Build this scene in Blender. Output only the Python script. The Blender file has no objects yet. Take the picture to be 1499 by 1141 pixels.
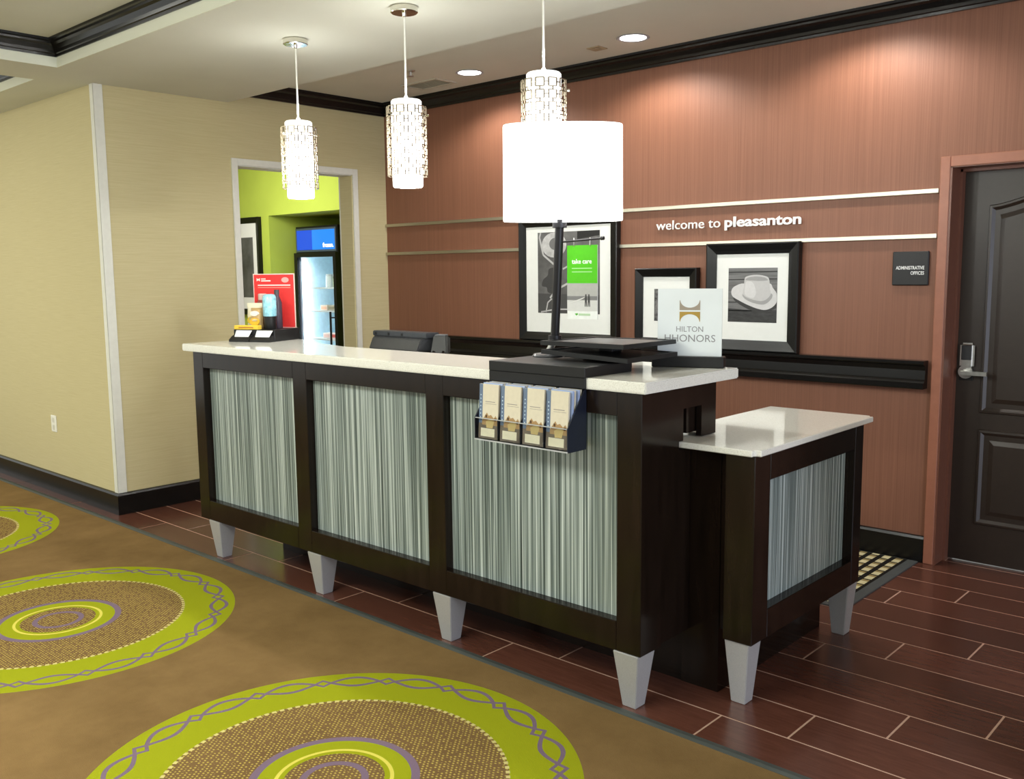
import bpy, bmesh, math, random
from mathutils import Matrix, Vector
random.seed(7)
S = bpy.context.scene
COL = S.collection
PI = math.pi

# ------------------------------------------------------------------ camera
CAMH, YAW, PITCH, ROLL, FPX = 1.4885, 0.740494, -0.124026, -0.010462, 1370.0
cd = bpy.data.cameras.new('camera'); cam = bpy.data.objects.new('camera', cd); COL.objects.link(cam)
cd.sensor_fit = 'HORIZONTAL'; cd.sensor_width = 36.0; cd.lens = 36.0 * FPX / 1499.0
cd.clip_start = 0.05; cd.clip_end = 60
_f = Vector((-math.sin(YAW)*math.cos(PITCH), math.cos(YAW)*math.cos(PITCH), math.sin(PITCH)))
_r = Vector((math.cos(YAW), math.sin(YAW), 0)); _u = _r.cross(_f)
_r2 = _r*math.cos(ROLL) + _u*math.sin(ROLL); _u2 = -_r*math.sin(ROLL) + _u*math.cos(ROLL)
cam.matrix_world = Matrix(((_r2.x, _u2.x, -_f.x, 0), (_r2.y, _u2.y, -_f.y, 0), (_r2.z, _u2.z, -_f.z, CAMH), (0, 0, 0, 1)))
S.camera = cam

# ------------------------------------------------------------------ world, large lights, exposure
vs = S.view_settings
vs.view_transform = 'Standard'; vs.look = 'None'; vs.gamma = 1; vs.use_curve_mapping = False
vs.exposure = 0.62
w = bpy.data.worlds.new('lobby'); S.world = w; w.use_nodes = True
bg = w.node_tree.nodes['Background']; bg.inputs[0].default_value = (0.97, 1.0, 0.95, 1); bg.inputs[1].default_value = 0.70

def area(name, loc, target, sx, sy, power, col):
    l = bpy.data.lights.new(name, 'AREA'); l.shape = 'RECTANGLE'; l.size = sx; l.size_y = sy
    l.energy = power; l.color = col
    o = bpy.data.objects.new(name, l); COL.objects.link(o); o.location = loc
    o.rotation_euler = (Vector(target) - Vector(loc)).to_track_quat('-Z', 'Y').to_euler()
    return o
# lobby ceiling lights behind and above the camera, and daylight from the entrance on the right
area('coffer_light', (-2.9, 0.1, 2.74), (-2.9, 0.5, 0.0), 3.0, 2.0, 100, (0.98, 0.99, 0.88))
area('coffer_light', (-7.3, 0.4, 2.74), (-7.3, 0.6, 0.0), 2.4, 2.0, 57, (1.0, 0.98, 0.80))
def lamp_point(name, loc, power, col, rad):
    l = bpy.data.lights.new(name, 'POINT'); l.energy = power; l.color = col; l.shadow_soft_size = rad
    o = bpy.data.objects.new(name, l); COL.objects.link(o); o.location = loc
lamp_point('coffer_lamp', (-3.0, -0.1, 2.50), 26, (0.97, 1.0, 0.88), 0.12)
lamp_point('coffer_lamp', (-7.3, 0.3, 2.50), 14, (1.0, 0.98, 0.88), 0.12)
area('entrance_daylight', (2.8, 1.3, 1.2), (-3.0, 2.6, 0.7), 2.2, 2.0, 70, (0.70, 0.78, 1.0))
area('pantry_light', (-7.6, 4.2, 2.5), (-7.9, 5.2, 1.2), 1.0, 1.0, 44, (1.0, 0.98, 0.90))

# ------------------------------------------------------------------ node helpers
class NT:
    def __init__(s, name, rough=0.5, metal=0.0, spec=0.5, coat=0.0):
        s.m = bpy.data.materials.new(name); s.m.use_nodes = True
        s.t = s.m.node_tree; s.b = s.t.nodes['Principled BSDF']
        s.b.inputs['Roughness'].default_value = rough; s.b.inputs['Metallic'].default_value = metal
        s.b.inputs['Specular IOR Level'].default_value = spec; s.b.inputs['Coat Weight'].default_value = coat
        s._tc = None
    def n(s, t): return s.t.nodes.new(t)
    def put(s, sock, v):
        if hasattr(v, 'is_output'): s.t.links.new(v, sock)
        elif isinstance(v, (tuple, list)) and len(v) == 3 and sock.type == 'RGBA': sock.default_value = (*v, 1)
        else: sock.default_value = v
    def co(s):
        if not s._tc: s._tc = s.n('ShaderNodeTexCoord').outputs['Object']
        return s._tc
    def xyz(s):
        q = s.n('ShaderNodeSeparateXYZ'); s.t.links.new(s.co(), q.inputs[0]); return q.outputs
    def map(s, sc, loc=(0, 0, 0)):
        q = s.n('ShaderNodeMapping'); s.t.links.new(s.co(), q.inputs[0]); q.inputs['Scale'].default_value = sc; q.inputs['Location'].default_value = loc
        return q.outputs[0]
    def noise(s, vec, scale=1.0, detail=2.0, rough=0.5):
        q = s.n('ShaderNodeTexNoise'); s.t.links.new(vec, q.inputs['Vector']); q.inputs['Scale'].default_value = scale
        q.inputs['Detail'].default_value = detail; q.inputs['Roughness'].default_value = rough
        return q.outputs['Fac']
    def ramp(s, fac, stops, mode='LINEAR'):
        q = s.n('ShaderNodeValToRGB'); s.t.links.new(fac, q.inputs[0]); cr = q.color_ramp; cr.interpolation = mode
        while len(cr.elements) < len(stops): cr.elements.new(0.5)
        for e, (p, c) in zip(cr.elements, stops): e.position = p; e.color = (*c, 1) if len(c) == 3 else c
        return q.outputs[0]
    def ma(s, op, a, b=0.0, c=None):
        q = s.n('ShaderNodeMath'); q.operation = op; s.put(q.inputs[0], a); s.put(q.inputs[1], b)
        if c is not None: s.put(q.inputs[2], c)
        return q.outputs[0]
    def mix(s, f, a, b):
        q = s.n('ShaderNodeMix'); q.data_type = 'RGBA'; s.put(q.inputs[0], f); s.put(q.inputs[6], a); s.put(q.inputs[7], b)
        return q.outputs[2]
    def col(s, v): s.put(s.b.inputs['Base Color'], v); return s
    def bump(s, h, strength=0.2, dist=0.002):
        q = s.n('ShaderNodeBump'); q.inputs['Strength'].default_value = strength; q.inputs['Distance'].default_value = dist
        s.put(q.inputs['Height'], h); s.t.links.new(q.outputs[0], s.b.inputs['Normal']); return s
    def emit(s, c, k):
        s.put(s.b.inputs['Emission Color'], c); s.b.inputs['Emission Strength'].default_value = k; return s

def plain(name, c, rough=0.5, metal=0.0, spec=0.5, coat=0.0, var=0.06, scale=30):
    m = NT(name, rough, metal, spec, coat)
    f = m.noise(m.map((scale,)*3), 1, 3)
    lo = tuple(x*(1-var) for x in c); hi = tuple(min(1, x*(1+var)) for x in c)
    m.col(m.ramp(f, [(0.3, lo), (0.7, hi)])); return m.m
def glow(name, c, k, base=(0.9, 0.9, 0.9)):
    m = NT(name, 0.4); m.col(base); m.emit(c, k); return m.m

# wallpapers
m = NT('yellow_grasscloth', 0.75, spec=0.2)
f = m.noise(m.map((5, 5, 420)), 1, 3, 0.6); g = m.noise(m.map((2, 2, 2)), 1, 2)
c = m.ramp(f, [(0.3, (0.50, 0.435, 0.245)), (0.7, (0.585, 0.520, 0.310))])
m.col(m.mix(m.ma('MULTIPLY', g, 0.25), c, (0.50, 0.43, 0.24))); m.bump(f, 0.15); YELLOW = m.m
m = NT('red_strie_wallpaper', 0.5, spec=0.35)
f = m.noise(m.map((170, 170, 1.1)), 1, 4, 0.75); g = m.noise(m.map((60, 60, 260)), 1, 2)
c = m.ramp(f, [(0.25, (0.168, 0.069, 0.040)), (0.75, (0.260, 0.116, 0.069))])
m.col(m.mix(m.ma('MULTIPLY', g, 0.3), c, (0.20, 0.085, 0.05))); m.bump(f, 0.12); RED = m.m
CEIL = plain('ceiling_paint', (0.64, 0.635, 0.555), 0.9, spec=0.1, var=0.02, scale=3)
FASCIA = plain('pale_fascia_paint', (0.70, 0.71, 0.60), 0.8, spec=0.1, var=0.02, scale=3)
GREEN = plain('lime_green_paint', (0.46, 0.57, 0.085), 0.7, spec=0.2, var=0.03, scale=4)
WHITETRIM = plain('grey_white_trim', (0.68, 0.68, 0.62), 0.5, var=0.03)
BLACKTRIM = plain('black_trim_paint', (0.006, 0.0055, 0.005), 0.25, spec=0.35, var=0.15)
# espresso wood
m = NT('espresso_wood', 0.18, spec=0.27)
f = m.noise(m.map((26, 26, 3)), 1, 5, 0.6)
m.col(m.ramp(f, [(0.3, (0.0065, 0.0038, 0.0026)), (0.75, (0.0150, 0.0088, 0.0060))])); ESP = m.m
# striped resin panels
m = NT('striped_resin', 0.35, spec=0.4)
f = m.noise(m.map((120, 120, 0.5)), 1, 3, 0.75); g = m.noise(m.map((330, 330, 0.9), (3, 1, 0)), 1, 1)
h = m.ma('ADD', m.ma('MULTIPLY', f, 0.72), m.ma('MULTIPLY', g, 0.34))
m.col(m.ramp(h, [(0.40, (0.020, 0.031, 0.028)), (0.475, (0.110, 0.142, 0.134)), (0.545, (0.235, 0.280, 0.262)), (0.64, (0.56, 0.62, 0.59))]))
STRIPE = m.m
# quartz
m = NT('white_quartz', 0.065, spec=0.6)
f = m.noise(m.map((330,)*3), 1, 2, 0.7); g = m.noise(m.map((90,)*3), 1, 2)
c = m.ramp(f, [(0.30, (0.50, 0.485, 0.43)), (0.42, (0.74, 0.73, 0.66)), (0.70, (0.84, 0.83, 0.77))])
m.col(m.mix(m.ma('MULTIPLY', g, 0.3), c, (0.72, 0.70, 0.62))); QUARTZ = m.m
# brushed metals
def brushed(name, c, rough, sc):
    m = NT(name, rough, 1.0); f = m.noise(m.map(sc), 1, 3, 0.7)
    m.col(m.ramp(f, [(0.3, tuple(x*0.82 for x in c)), (0.7, c)])); return m.m
ALU = brushed('brushed_aluminium_leg', (0.56, 0.56, 0.56), 0.5, (300, 300, 300)); ALU.node_tree.nodes['Principled BSDF'].inputs['Metallic'].default_value = 0.55
RAILM = brushed('brushed_nickel_rail', (0.60, 0.57, 0.47), 0.42, (3, 200, 400))
CHROME = brushed('polished_chrome', (0.74, 0.72, 0.66), 0.13, (5, 5, 5))
CAGE = brushed('champagne_chrome_cage', (0.36, 0.31, 0.23), 0.28, (5, 5, 5))
SATIN = brushed('satin_chrome', (0.68, 0.68, 0.66), 0.28, (60, 60, 60))
# floor tile, eight tones of the same ware
TILES = []
for i in range(5):
    m = NT('reddish_brown_wood_tile', 0.24, spec=0.5)
    k = 0.86 + 0.07*i
    f = m.noise(m.map((7, 60, 1), (i*3.1, i, 0)), 1, 5, 0.65); g = m.noise(m.map((160, 220, 1)), 1, 2)
    c = m.ramp(f, [(0.25, (0.082*k, 0.0275*k, 0.0175*k)), (0.75, (0.138*k, 0.053*k, 0.034*k))])
    m.col(m.mix(m.ma('MULTIPLY', g, 0.35), c, (0.055*k, 0.021*k, 0.014*k))); m.bump(f, 0.08); TILES.append(m.m)
GROUT = plain('pinkish_grout', (0.52, 0.34, 0.25), 0.8, var=0.08)
# carpet
m = NT('ringed_carpet', 0.95, spec=0.05)
X, Y, Z = m.xyz()
kx = m.ma('ROUND', m.ma('DIVIDE', m.ma('ADD', X, 4.13), 1.97))
ky = m.ma('ROUND', m.ma('DIVIDE', m.ma('SUBTRACT', Y, 1.562), 2.3))
dx = m.ma('SUBTRACT', m.ma('ADD', X, 4.13), m.ma('MULTIPLY', kx, 1.97))
dy = m.ma('SUBTRACT', m.ma('SUBTRACT', Y, 1.562), m.ma('MULTIPLY', ky, 2.3))
R = m.ma('SQRT', m.ma('ADD', m.ma('MULTIPLY', dx, dx), m.ma('MULTIPLY', dy, dy)))
A = m.ma('ARCTAN2', dy, dx)
fib = m.noise(m.map((420, 420, 420)), 1, 2); blot = m.noise(m.map((3.2, 3.2, 3.2)), 1, 5, 0.65)
brown = m.mix(m.ma('MULTIPLY', fib, 0.55), m.ramp(blot, [(0.3, (0.150, 0.092, 0.035)), (0.72, (0.245, 0.155, 0.064))]), (0.19, 0.115, 0.045))
green = m.mix(m.ma('MULTIPLY', fib, 0.35), (0.305, 0.330, 0.011), (0.245, 0.270, 0.009))
purple = m.mix(m.ma('MULTIPLY', fib, 0.4), (0.175, 0.120, 0.185), (0.22, 0.16, 0.165))
yel = m.mix(m.ma('MULTIPLY', fib, 0.3), (0.66, 0.58, 0.10), (0.5, 0.45, 0.08))
# woven tweed of the inner disc: short yellow ticks in rows
row = m.ma('FLOOR', m.ma('MULTIPLY', dy, 95.0))
tx = m.ma('FRACT', m.ma('ADD', m.ma('MULTIPLY', dx, 62.0), m.ma('MULTIPLY', row, 0.5)))
tick = m.ma('MULTIPLY', m.ma('LESS_THAN', m.ma('ABSOLUTE', m.ma('SUBTRACT', tx, 0.5)), 0.21), m.ma('LESS_THAN', m.ma('FRACT', m.ma('MULTIPLY', dy, 95.0)), 0.55))
brk = m.ma('GREATER_THAN', m.noise(m.map((55, 70, 1)), 1, 1), 0.44)
tweed = m.mix(m.ma('MULTIPLY', m.ma('MULTIPLY', tick, brk), 0.75), m.mix(0.45, brown, (0.14, 0.08, 0.035)), (0.56, 0.44, 0.10))
def band(r0, wd): return m.ma('LESS_THAN', m.ma('ABSOLUTE', m.ma('SUBTRACT', R, r0)), wd)
# interlaced chain: lens shapes joined by small diamonds
t = m.ma('FRACT', m.ma('ADD', m.ma('MULTIPLY', A, 18/(2*PI)), 0.565))
lens = m.ma('MULTIPLY', m.ma('SINE', m.ma('MULTIPLY', m.ma('MINIMUM', m.ma('DIVIDE', t, 0.76), 1.0), PI)), 0.034)
dia = m.ma('MULTIPLY', m.ma('SUBTRACT', 1.0, m.ma('ABSOLUTE', m.ma('SUBTRACT', m.ma('MULTIPLY', m.ma('SUBTRACT', t, 0.76), 2/0.24), 1.0))), 0.024)
hh = m.ma('MAXIMUM', lens, m.ma('MULTIPLY', dia, m.ma('GREATER_THAN', t, 0.76)))
chain = m.ma('LESS_THAN', m.ma('ABSOLUTE', m.ma('SUBTRACT', m.ma('ABSOLUTE', m.ma('SUBTRACT', R, 0.672)), hh)), 0.0078)
dots = m.ma('MULTIPLY', band(0.517, 0.0065), m.ma('GREATER_THAN', m.ma('SINE', m.ma('MULTIPLY', A, 120)), -0.2))
c = m.mix(m.ma('LESS_THAN', R, 0.742), brown, green)
c = m.mix(chain, c, purple)
c = m.mix(m.ma('LESS_THAN', R, 0.521), c, tweed)
c = m.mix(dots, c, (0.58, 0.50, 0.20))
c = m.mix(m.ma('LESS_THAN', R, 0.255), c, purple)
c = m.mix(m.ma('LESS_THAN', R, 0.229), c, green)
c = m.mix(m.ma('LESS_THAN', R, 0.150), c, tweed)
c = m.mix(band(0.172, 0.006), c, yel)
c = m.mix(band(0.092, 0.011), c, purple)
m.col(c); m.bump(fib, 0.5, 0.004); CARPET = m.m
# door mat
m = NT('checked_mat_pile', 0.95, spec=0.05)
X, Y, Z = m.xyz()
u = m.ma('MULTIPLY', X, 1/0.062); ui = m.ma('FLOOR', u); uf = m.ma('FRACT', u)
v = m.ma('MULTIPLY', Y, 1/0.26); vf = m.ma('FRACT', m.ma('ADD', v, m.ma('MULTIPLY', ui, 0.12)))
seg = m.ma('FRACT', m.ma('MULTIPLY', vf, 3.0))
onx = m.ma('GREATER_THAN', uf, 0.42)
c = m.mix(m.ma('GREATER_THAN', seg, 0.55), (0.62, 0.56, 0.33), (0.30, 0.23, 0.10))
c = m.mix(m.ma('GREATER_THAN', seg, 0.85), c, (0.02, 0.018, 0.014))
c = m.mix(onx, (0.016, 0.014, 0.012), c)
m.col(c); MAT = m.m
STRIP = plain('grey_green_edge_strip', (0.065, 0.075, 0.068), 0.6)
MATEDGE = plain('grey_mat_border', (0.060, 0.066, 0.064), 0.8)
BLACKP = plain('black_plastic', (0.007, 0.007, 0.0075), 0.38, spec=0.35, var=0.1)
BLACKM = plain('matt_black_acrylic', (0.0085, 0.0085, 0.009), 0.42, spec=0.35, var=0.08)
NAVY = plain('dark_navy_plastic', (0.010, 0.013, 0.026), 0.35, var=0.1)
GREYP = plain('grey_plastic', (0.018, 0.019, 0.021), 0.42, var=0.08)
REFLTOP = plain('tray_face_reflection_grey', (0.12, 0.125, 0.128), 0.30, var=0.05)  # base grey lightened to carry the white lamp shade's reflection
POLE = plain('dark_bronze_pole', (0.009, 0.0085, 0.010), 0.35, spec=0.35, var=0.08)
WHITEP = plain('white_paper', (0.80, 0.80, 0.76), 0.7, spec=0.2, var=0.02)
MATB = plain('white_mat_board', (0.80, 0.82, 0.79), 0.6, spec=0.2, var=0.01)
WHITEPL = plain('white_plastic', (0.78, 0.77, 0.70), 0.4, var=0.02)
LETTER = plain('white_letter_face', (0.85, 0.86, 0.84), 0.35, var=0.01)
DOORB = plain('dark_brown_door_paint', (0.021, 0.013, 0.0085), 0.40, spec=0.5, var=0.08)
CASING = plain('terracotta_trim_paint', (0.300, 0.115, 0.066), 0.42, var=0.05)
def flat(name, c, rough=0.6): return plain(name, c, rough, spec=0.3, var=0.03, scale=60)
SHADE = glow('lit_lamp_fabric', (1.0, 0.99, 0.98), 1.6)
m = NT('lit_opal_glass', 0.3); X, Y, Z = m.xyz()
k_ = m.ma('DIVIDE', m.ma('SUBTRACT', Z, -0.60), 0.100); g_ = m.ma('POWER', 2.718, m.ma('MULTIPLY', m.ma('MULTIPLY', k_, k_), -1.0))
m.col((0.85, 0.85, 0.85)); m.emit((1.0, 0.98, 0.95), 1.0); m.put(m.b.inputs['Emission Strength'], m.ma('ADD', m.ma('MULTIPLY', g_, 8.0), 0.42)); PGLASS = m.m
LENS = glow('lit_downlight_lens', (1.0, 0.97, 0.95), 9.0)

# ------------------------------------------------------------------ mesh helpers
class B:
    def __init__(s): s.bm = bmesh.new()
    def box(s, x0, x1, y0, y1, z0, z1):
        v = [s.bm.verts.new(p) for p in ((x0,y0,z0),(x1,y0,z0),(x1,y1,z0),(x0,y1,z0),(x0,y0,z1),(x1,y0,z1),(x1,y1,z1),(x0,y1,z1))]
        for q in ((3,2,1,0),(4,5,6,7),(0,1,5,4),(1,2,6,5),(2,3,7,6),(3,0,4,7)): s.bm.faces.new([v[i] for i in q])
        return s
    def prism(s, pts, d, axis='z'):
        """closed polygon pts in 3-D extruded by vector d"""
        d = Vector(d); a = [s.bm.verts.new(p) for p in pts]; b = [s.bm.verts.new(Vector(p)+d) for p in pts]; n = len(pts)
        s.bm.faces.new(a); s.bm.faces.new(b[::-1])
        for i in range(n): s.bm.faces.new((a[i], b[i], b[(i+1)%n], a[(i+1)%n]))
        return s
    def lathe(s, prof, cx=0, cy=0, seg=24, sx=1, sy=1, rot=0, n=2.0):
        """prof: list of (r, z); sx, sy make it oval; n > 2 a rounded rectangle"""
        rings = []
        for r, z in prof:
            ring = []
            for k in range(seg):
                a = 2*PI*k/seg; ca, sa = math.cos(a), math.sin(a)
                x = math.copysign(abs(ca)**(2/n), ca)*r*sx; y = math.copysign(abs(sa)**(2/n), sa)*r*sy
                ring.append(s.bm.verts.new((cx + x*math.cos(rot) - y*math.sin(rot), cy + x*math.sin(rot) + y*math.cos(rot), z)))
            rings.append(ring)
        for a, b in zip(rings, rings[1:]):
            for k in range(seg): s.bm.faces.new((a[k], a[(k+1)%seg], b[(k+1)%seg], b[k]))
        if prof[0][0] > 1e-6: s.bm.faces.new(rings[0][::-1])
        if prof[-1][0] > 1e-6: s.bm.faces.new(rings[-1])
        return s
    def tube(s, p0, p1, r, seg=10, r2=None):
        p0, p1 = Vector(p0), Vector(p1); d = (p1-p0).normalized()
        a = d.orthogonal().normalized(); b = d.cross(a); r2 = r if r2 is None else r2
        A = [s.bm.verts.new(p0 + (a*math.cos(2*PI*k/seg) + b*math.sin(2*PI*k/seg))*r) for k in range(seg)]
        Bv = [s.bm.verts.new(p1 + (a*math.cos(2*PI*k/seg) + b*math.sin(2*PI*k/seg))*r2) for k in range(seg)]
        s.bm.faces.new(A[::-1]); s.bm.faces.new(Bv)
        for k in range(seg): s.bm.faces.new((A[k], A[(k+1)%seg], Bv[(k+1)%seg], Bv[k]))
        return s
    def hexa(s, lo, hi):
        """eight-corner solid: lower ring lo, upper ring hi, same winding"""
        n = len(lo); a = [s.bm.verts.new(p) for p in lo]; b = [s.bm.verts.new(p) for p in hi]
        s.bm.faces.new(a[::-1]); s.bm.faces.new(b)
        for i in range(n): s.bm.faces.new((a[i], a[(i+1)%n], b[(i+1)%n], b[i]))
        return s
    def sweep(s, prof, path, closed=False, side=1):
        """profile of (out, z) carried along a plan path of (x, y) with mitred corners; out is to the left of travel * side"""
        n = len(path); secs = []
        for i in range(n):
            p = Vector((path[i][0], path[i][1]))
            q0 = Vector(path[i-1][:2]) if (i > 0 or closed) else None
            q1 = Vector(path[(i+1) % n][:2]) if (i < n-1 or closed) else None
            d0 = (p-q0).normalized() if q0 is not None else (q1-p).normalized()
            d1 = (q1-p).normalized() if q1 is not None else d0
            n0 = Vector((-d0.y, d0.x))*side; n1 = Vector((-d1.y, d1.x))*side
            bis = (n0+n1); bis = bis/ max(1e-6, bis.length_squared) * 2
            secs.append([s.bm.verts.new((p.x+bis.x*o, p.y+bis.y*o, z)) for o, z in prof])
        m = len(prof)
        for i in range(n if closed else n-1):
            a, b = secs[i], secs[(i+1) % n]
            for k in range(m): s.bm.faces.new((a[k], a[(k+1)%m], b[(k+1)%m], b[k]))
        if not closed: s.bm.faces.new(secs[0]); s.bm.faces.new(secs[-1][::-1])
        return s
    def bevel(s, w=0.002, seg=1):
        bmesh.ops.bevel(s.bm, geom=[e for e in s.bm.edges], offset=w, segments=seg, affect='EDGES', clamp_overlap=True); return s

XF = {}
def finish(name, b, mat, parent=None, smooth=False, local=False, origin=None):
    """link a builder as ONE mesh object; world coordinates unless local"""
    bm = b.bm if isinstance(b, B) else b
    bmesh.ops.recalc_face_normals(bm, faces=bm.faces)
    o = bpy.data.objects.new(name, None) if False else None
    me = bpy.data.meshes.new(name)
    M = XF.get(parent, Matrix.Identity(4)) if parent else (Matrix.Translation(origin) if origin else Matrix.Identity(4))
    if not local: bm.transform(M.inverted())
    bm.to_mesh(me); bm.free()
    for mm in (mat if isinstance(mat, list) else [mat]): me.materials.append(mm)
    if smooth:
        me.shade_smooth()
        try: me.set_sharp_from_angle(angle=math.radians(35))
        except Exception: pass
    o = bpy.data.objects.new(name, me); COL.objects.link(o)
    if parent: o.parent = parent
    elif origin: o.location = origin
    XF[o] = M
    return o
def thing(name, label, cat, loc, rotz=0.0, group=None):
    o = bpy.data.objects.new(name, None); COL.objects.link(o); o.location = loc; o.rotation_euler = (0, 0, rotz)
    o.empty_display_size = 0.1
    o['label'] = label; o['category'] = cat
    if group: o['group'] = group
    XF[o] = Matrix.Translation(loc) @ Matrix.Rotation(rotz, 4, 'Z'); return o
def tag(o, label, cat, group=None):
    o['label'] = label; o['category'] = cat
    if group: o['group'] = group
    return o
def struct(name, b, mat, parent=None, **k):
    o = finish(name, b, mat, parent, **k)
    if not parent: o['kind'] = 'structure'
    return o
def copy_tree(o, parent=None):
    c = o.copy(); COL.objects.link(c); c.parent = parent; XF[c] = XF.get(o, Matrix.Identity(4))
    for ch in list(o.children): copy_tree(ch, c)
    return c

# text: one mesh per glyph, with true advances
_gc = {}
def glyph(ch, ext, off):
    k = (ch, ext, off)
    if k not in _gc:
        def mk(t):
            c = bpy.data.curves.new('glyph', 'FONT'); c.body = t; c.size = 1; c.extrude = ext; c.offset = off; c.resolution_u = 3
            o = bpy.data.objects.new('glyph', c); me = bpy.data.meshes.new_from_object(o)
            bpy.data.objects.remove(o); bpy.data.curves.remove(c); return me
        def w(t):
            me = mk(t); xs = [v.co.x for v in me.vertices]; r = (min(xs), max(xs)); bpy.data.meshes.remove(me); return r
        a, b = w('||'), w('|' + ch + '|')
        adv = (b[1]-b[0]) - (a[1]-a[0])
        _gc[k] = (mk(ch) if ch != ' ' else None, adv)
    return _gc[k]
def text_width(t, off=0.0): return sum(glyph(c, 0.03, off)[1] for c in t)
def text(t, M, size, mat, parent, name='letter', off=0.0, ext=0.03, width=None, align='l', joined=False):
    """glyph meshes placed by world matrix M (x along the line, y up, z out of the face)"""
    W = text_width(t, off)*size; sx = 1.0
    if width: sx = width/W; W = width
    x = {'l': 0, 'c': -W/2, 'r': -W}[align]; jb = bmesh.new() if joined else None
    for ch in t:
        me, adv = glyph(ch, ext, off)
        if me:
            bm = bmesh.new(); bm.from_mesh(me)
            bm.transform(M @ Matrix.Translation((x, 0, 0)) @ Matrix.Diagonal((size*sx, size, size, 1)))
            if joined:
                tmp = bpy.data.meshes.new('t'); bm.to_mesh(tmp); bm.free(); jb.from_mesh(tmp); bpy.data.meshes.remove(tmp)
            else: finish(name, bm, mat, parent)
        x += adv*size*sx
    if joined: return finish(name, jb, mat, parent)
def face_m(x, y, z, rz=0.0):
    """matrix of an upright face looking to -y (turned by rz about z)"""
    return Matrix.Translation((x, y, z)) @ Matrix.Rotation(rz, 4, 'Z') @ Matrix(((1,0,0,0),(0,0,-1,0),(0,1,0,0),(0,0,0,1)))

# ------------------------------------------------------------------ setting
WX, RY, YY = -5.72, 4.827, 2.584
ZS, ZC = 2.637, 2.776          # soffit, upper ceiling
D0, D1, DT = 3.482, 4.545, 2.275  # pantry doorway, outer casing
# floor with plank tiles
fl = struct('floor', B().box(-10.6, 3.0, -3.0, 7.0, -0.12, -0.0014), GROUT)
PITCHY, TL = 0.2045, 0.950
k = 0; meshes = {}
for i in range(-1, 13):
    y0 = 2.476 + i*PITCHY; y1 = y0 + PITCHY
    if y0 > 4.95: break
    off = -1.508 + (i % 4)*0.2375
    for j in range(-7, 3):
        x0 = off + j*TL; x1 = x0 + TL
        if x1 < -5.72 - (4.0 if y0 < 2.55 else 0) or x0 > 0.8: continue
        a, b_ = max(x0, -8.9) + 0.0036, x1 - 0.0036
        b = B().box(a, b_, y0+0.0036, y1-0.0036, -0.02, 0.0); b.bevel(0.0008)
        finish('tile', b, TILES[k % 5], fl); k += 2 + (k % 3)
cp = finish('carpet', B().box(-10.5, 2.9, -2.9, 2.457, -0.01, 0.004), CARPET)
tag(cp, 'brown wall-to-wall carpet with lime green ringed medallions', 'carpet')
finish('edge_strip', B().prism([(-10.5, 2.455, -0.01), (-10.5, 2.455, 0.006), (-10.5, 2.470, 0.008), (-10.5, 2.500, 0.001), (-10.5, 2.500, -0.01)], (13.4, 0, 0)), STRIP, cp)
cp['kind'] = 'structure'
# walls
w1 = B(); w1.box(-10.5, WX, YY, YY+0.14, 0, ZS+0.15); struct('wall_left', w1, YELLOW)
w1 = B()
for a, b_, z0, z1 in ((YY+0.14, D0+0.04, 0, ZC), (D1-0.04, 5.5, 0, ZC), (D0+0.04, D1-0.04, DT-0.04, ZC)): w1.box(WX-0.14, WX, a, b_, z0, z1)
struct('wall_side', w1, YELLOW)
w1 = B()
for a, b_, z0, z1 in ((WX, -1.53, 0, ZC), (-1.53, -0.54, 1.985, ZC), (-0.54, 2.9, 0, ZC)): w1.box(a, b_, RY, RY+0.22, z0, z1)
struct('wall_back', w1, RED)
struct('wall_right', B().box(-0.615, -0.36, 2.915, 3.15, 0, ZC), YELLOW)
struct('trim_7', B().box(-0.622, -0.575, 2.909, 3.0, 0, ZS), WHITETRIM)
# corner guard
cg = B(); cg.box(WX-0.045, WX+0.004, YY-0.006, YY, 0.138, ZS); cg.box(WX, WX+0.006, YY-0.006, YY+0.05, 0.138, ZS); struct('trim_1', cg, WHITETRIM)
# baseboards
BP = [(0, 0), (0.018, 0), (0.018, 0.122), (0.012, 0.134), (0, 0.138)]
struct('baseboard_left', B().sweep(BP, [(-10.5, YY), (WX, YY), (WX, D0)], side=-1), BLACKTRIM)
struct('baseboard_back', B().sweep(BP, [(WX, D1), (WX, RY), (-1.580, RY)], side=-1), BLACKTRIM)
# ceilings: lowered soffit with two tray coffers, upper ceiling at the back wall
CA = (-5.437, -1.0, -1.9, 2.265); CB_ = (-8.8, -5.845, -1.9, 2.30)
so = B()
xs = [-10.5, CB_[0], CB_[1], CA[0], CA[1], 2.9]
so.box(-10.5, 2.9, 2.3, 3.482, ZS, ZC); so.box(-10.5, 2.9, -3, -1.9, ZS, ZC)
so.box(-10.5, CB_[0], -1.9, 2.3, ZS, ZC); so.box(CB_[1], CA[0], -1.9, 2.3, ZS, ZC); so.box(CA[1], 2.9, -1.9, 2.3, ZS, ZC)
so.box(CA[0], CA[1], 2.265, 2.3, ZS, ZC)
struct('ceiling', so, CEIL)
up = B(); up.box(-10.5, 2.9, -3.0, 5.2, ZC, ZC+0.1); struct('ceiling_upper', up, CEIL)
def crown(o=0.0):
    z0, z1 = 2.690+o, ZC
    d = z1-z0
    return [(0, z0), (0.016, z0), (0.020, z0+0.012), (0.028, z0+0.016), (0.034, z0+0.030), (0.050, z0+0.052), (0.068, z0+0.060), (0.072, z0+0.070), (0.090, z0+0.074), (0.092, z1), (0, z1)]
struct('trim_2', B().sweep(crown(), [(WX, 3.484), (WX, RY), (2.9, RY)], side=-1), BLACKTRIM)
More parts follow.
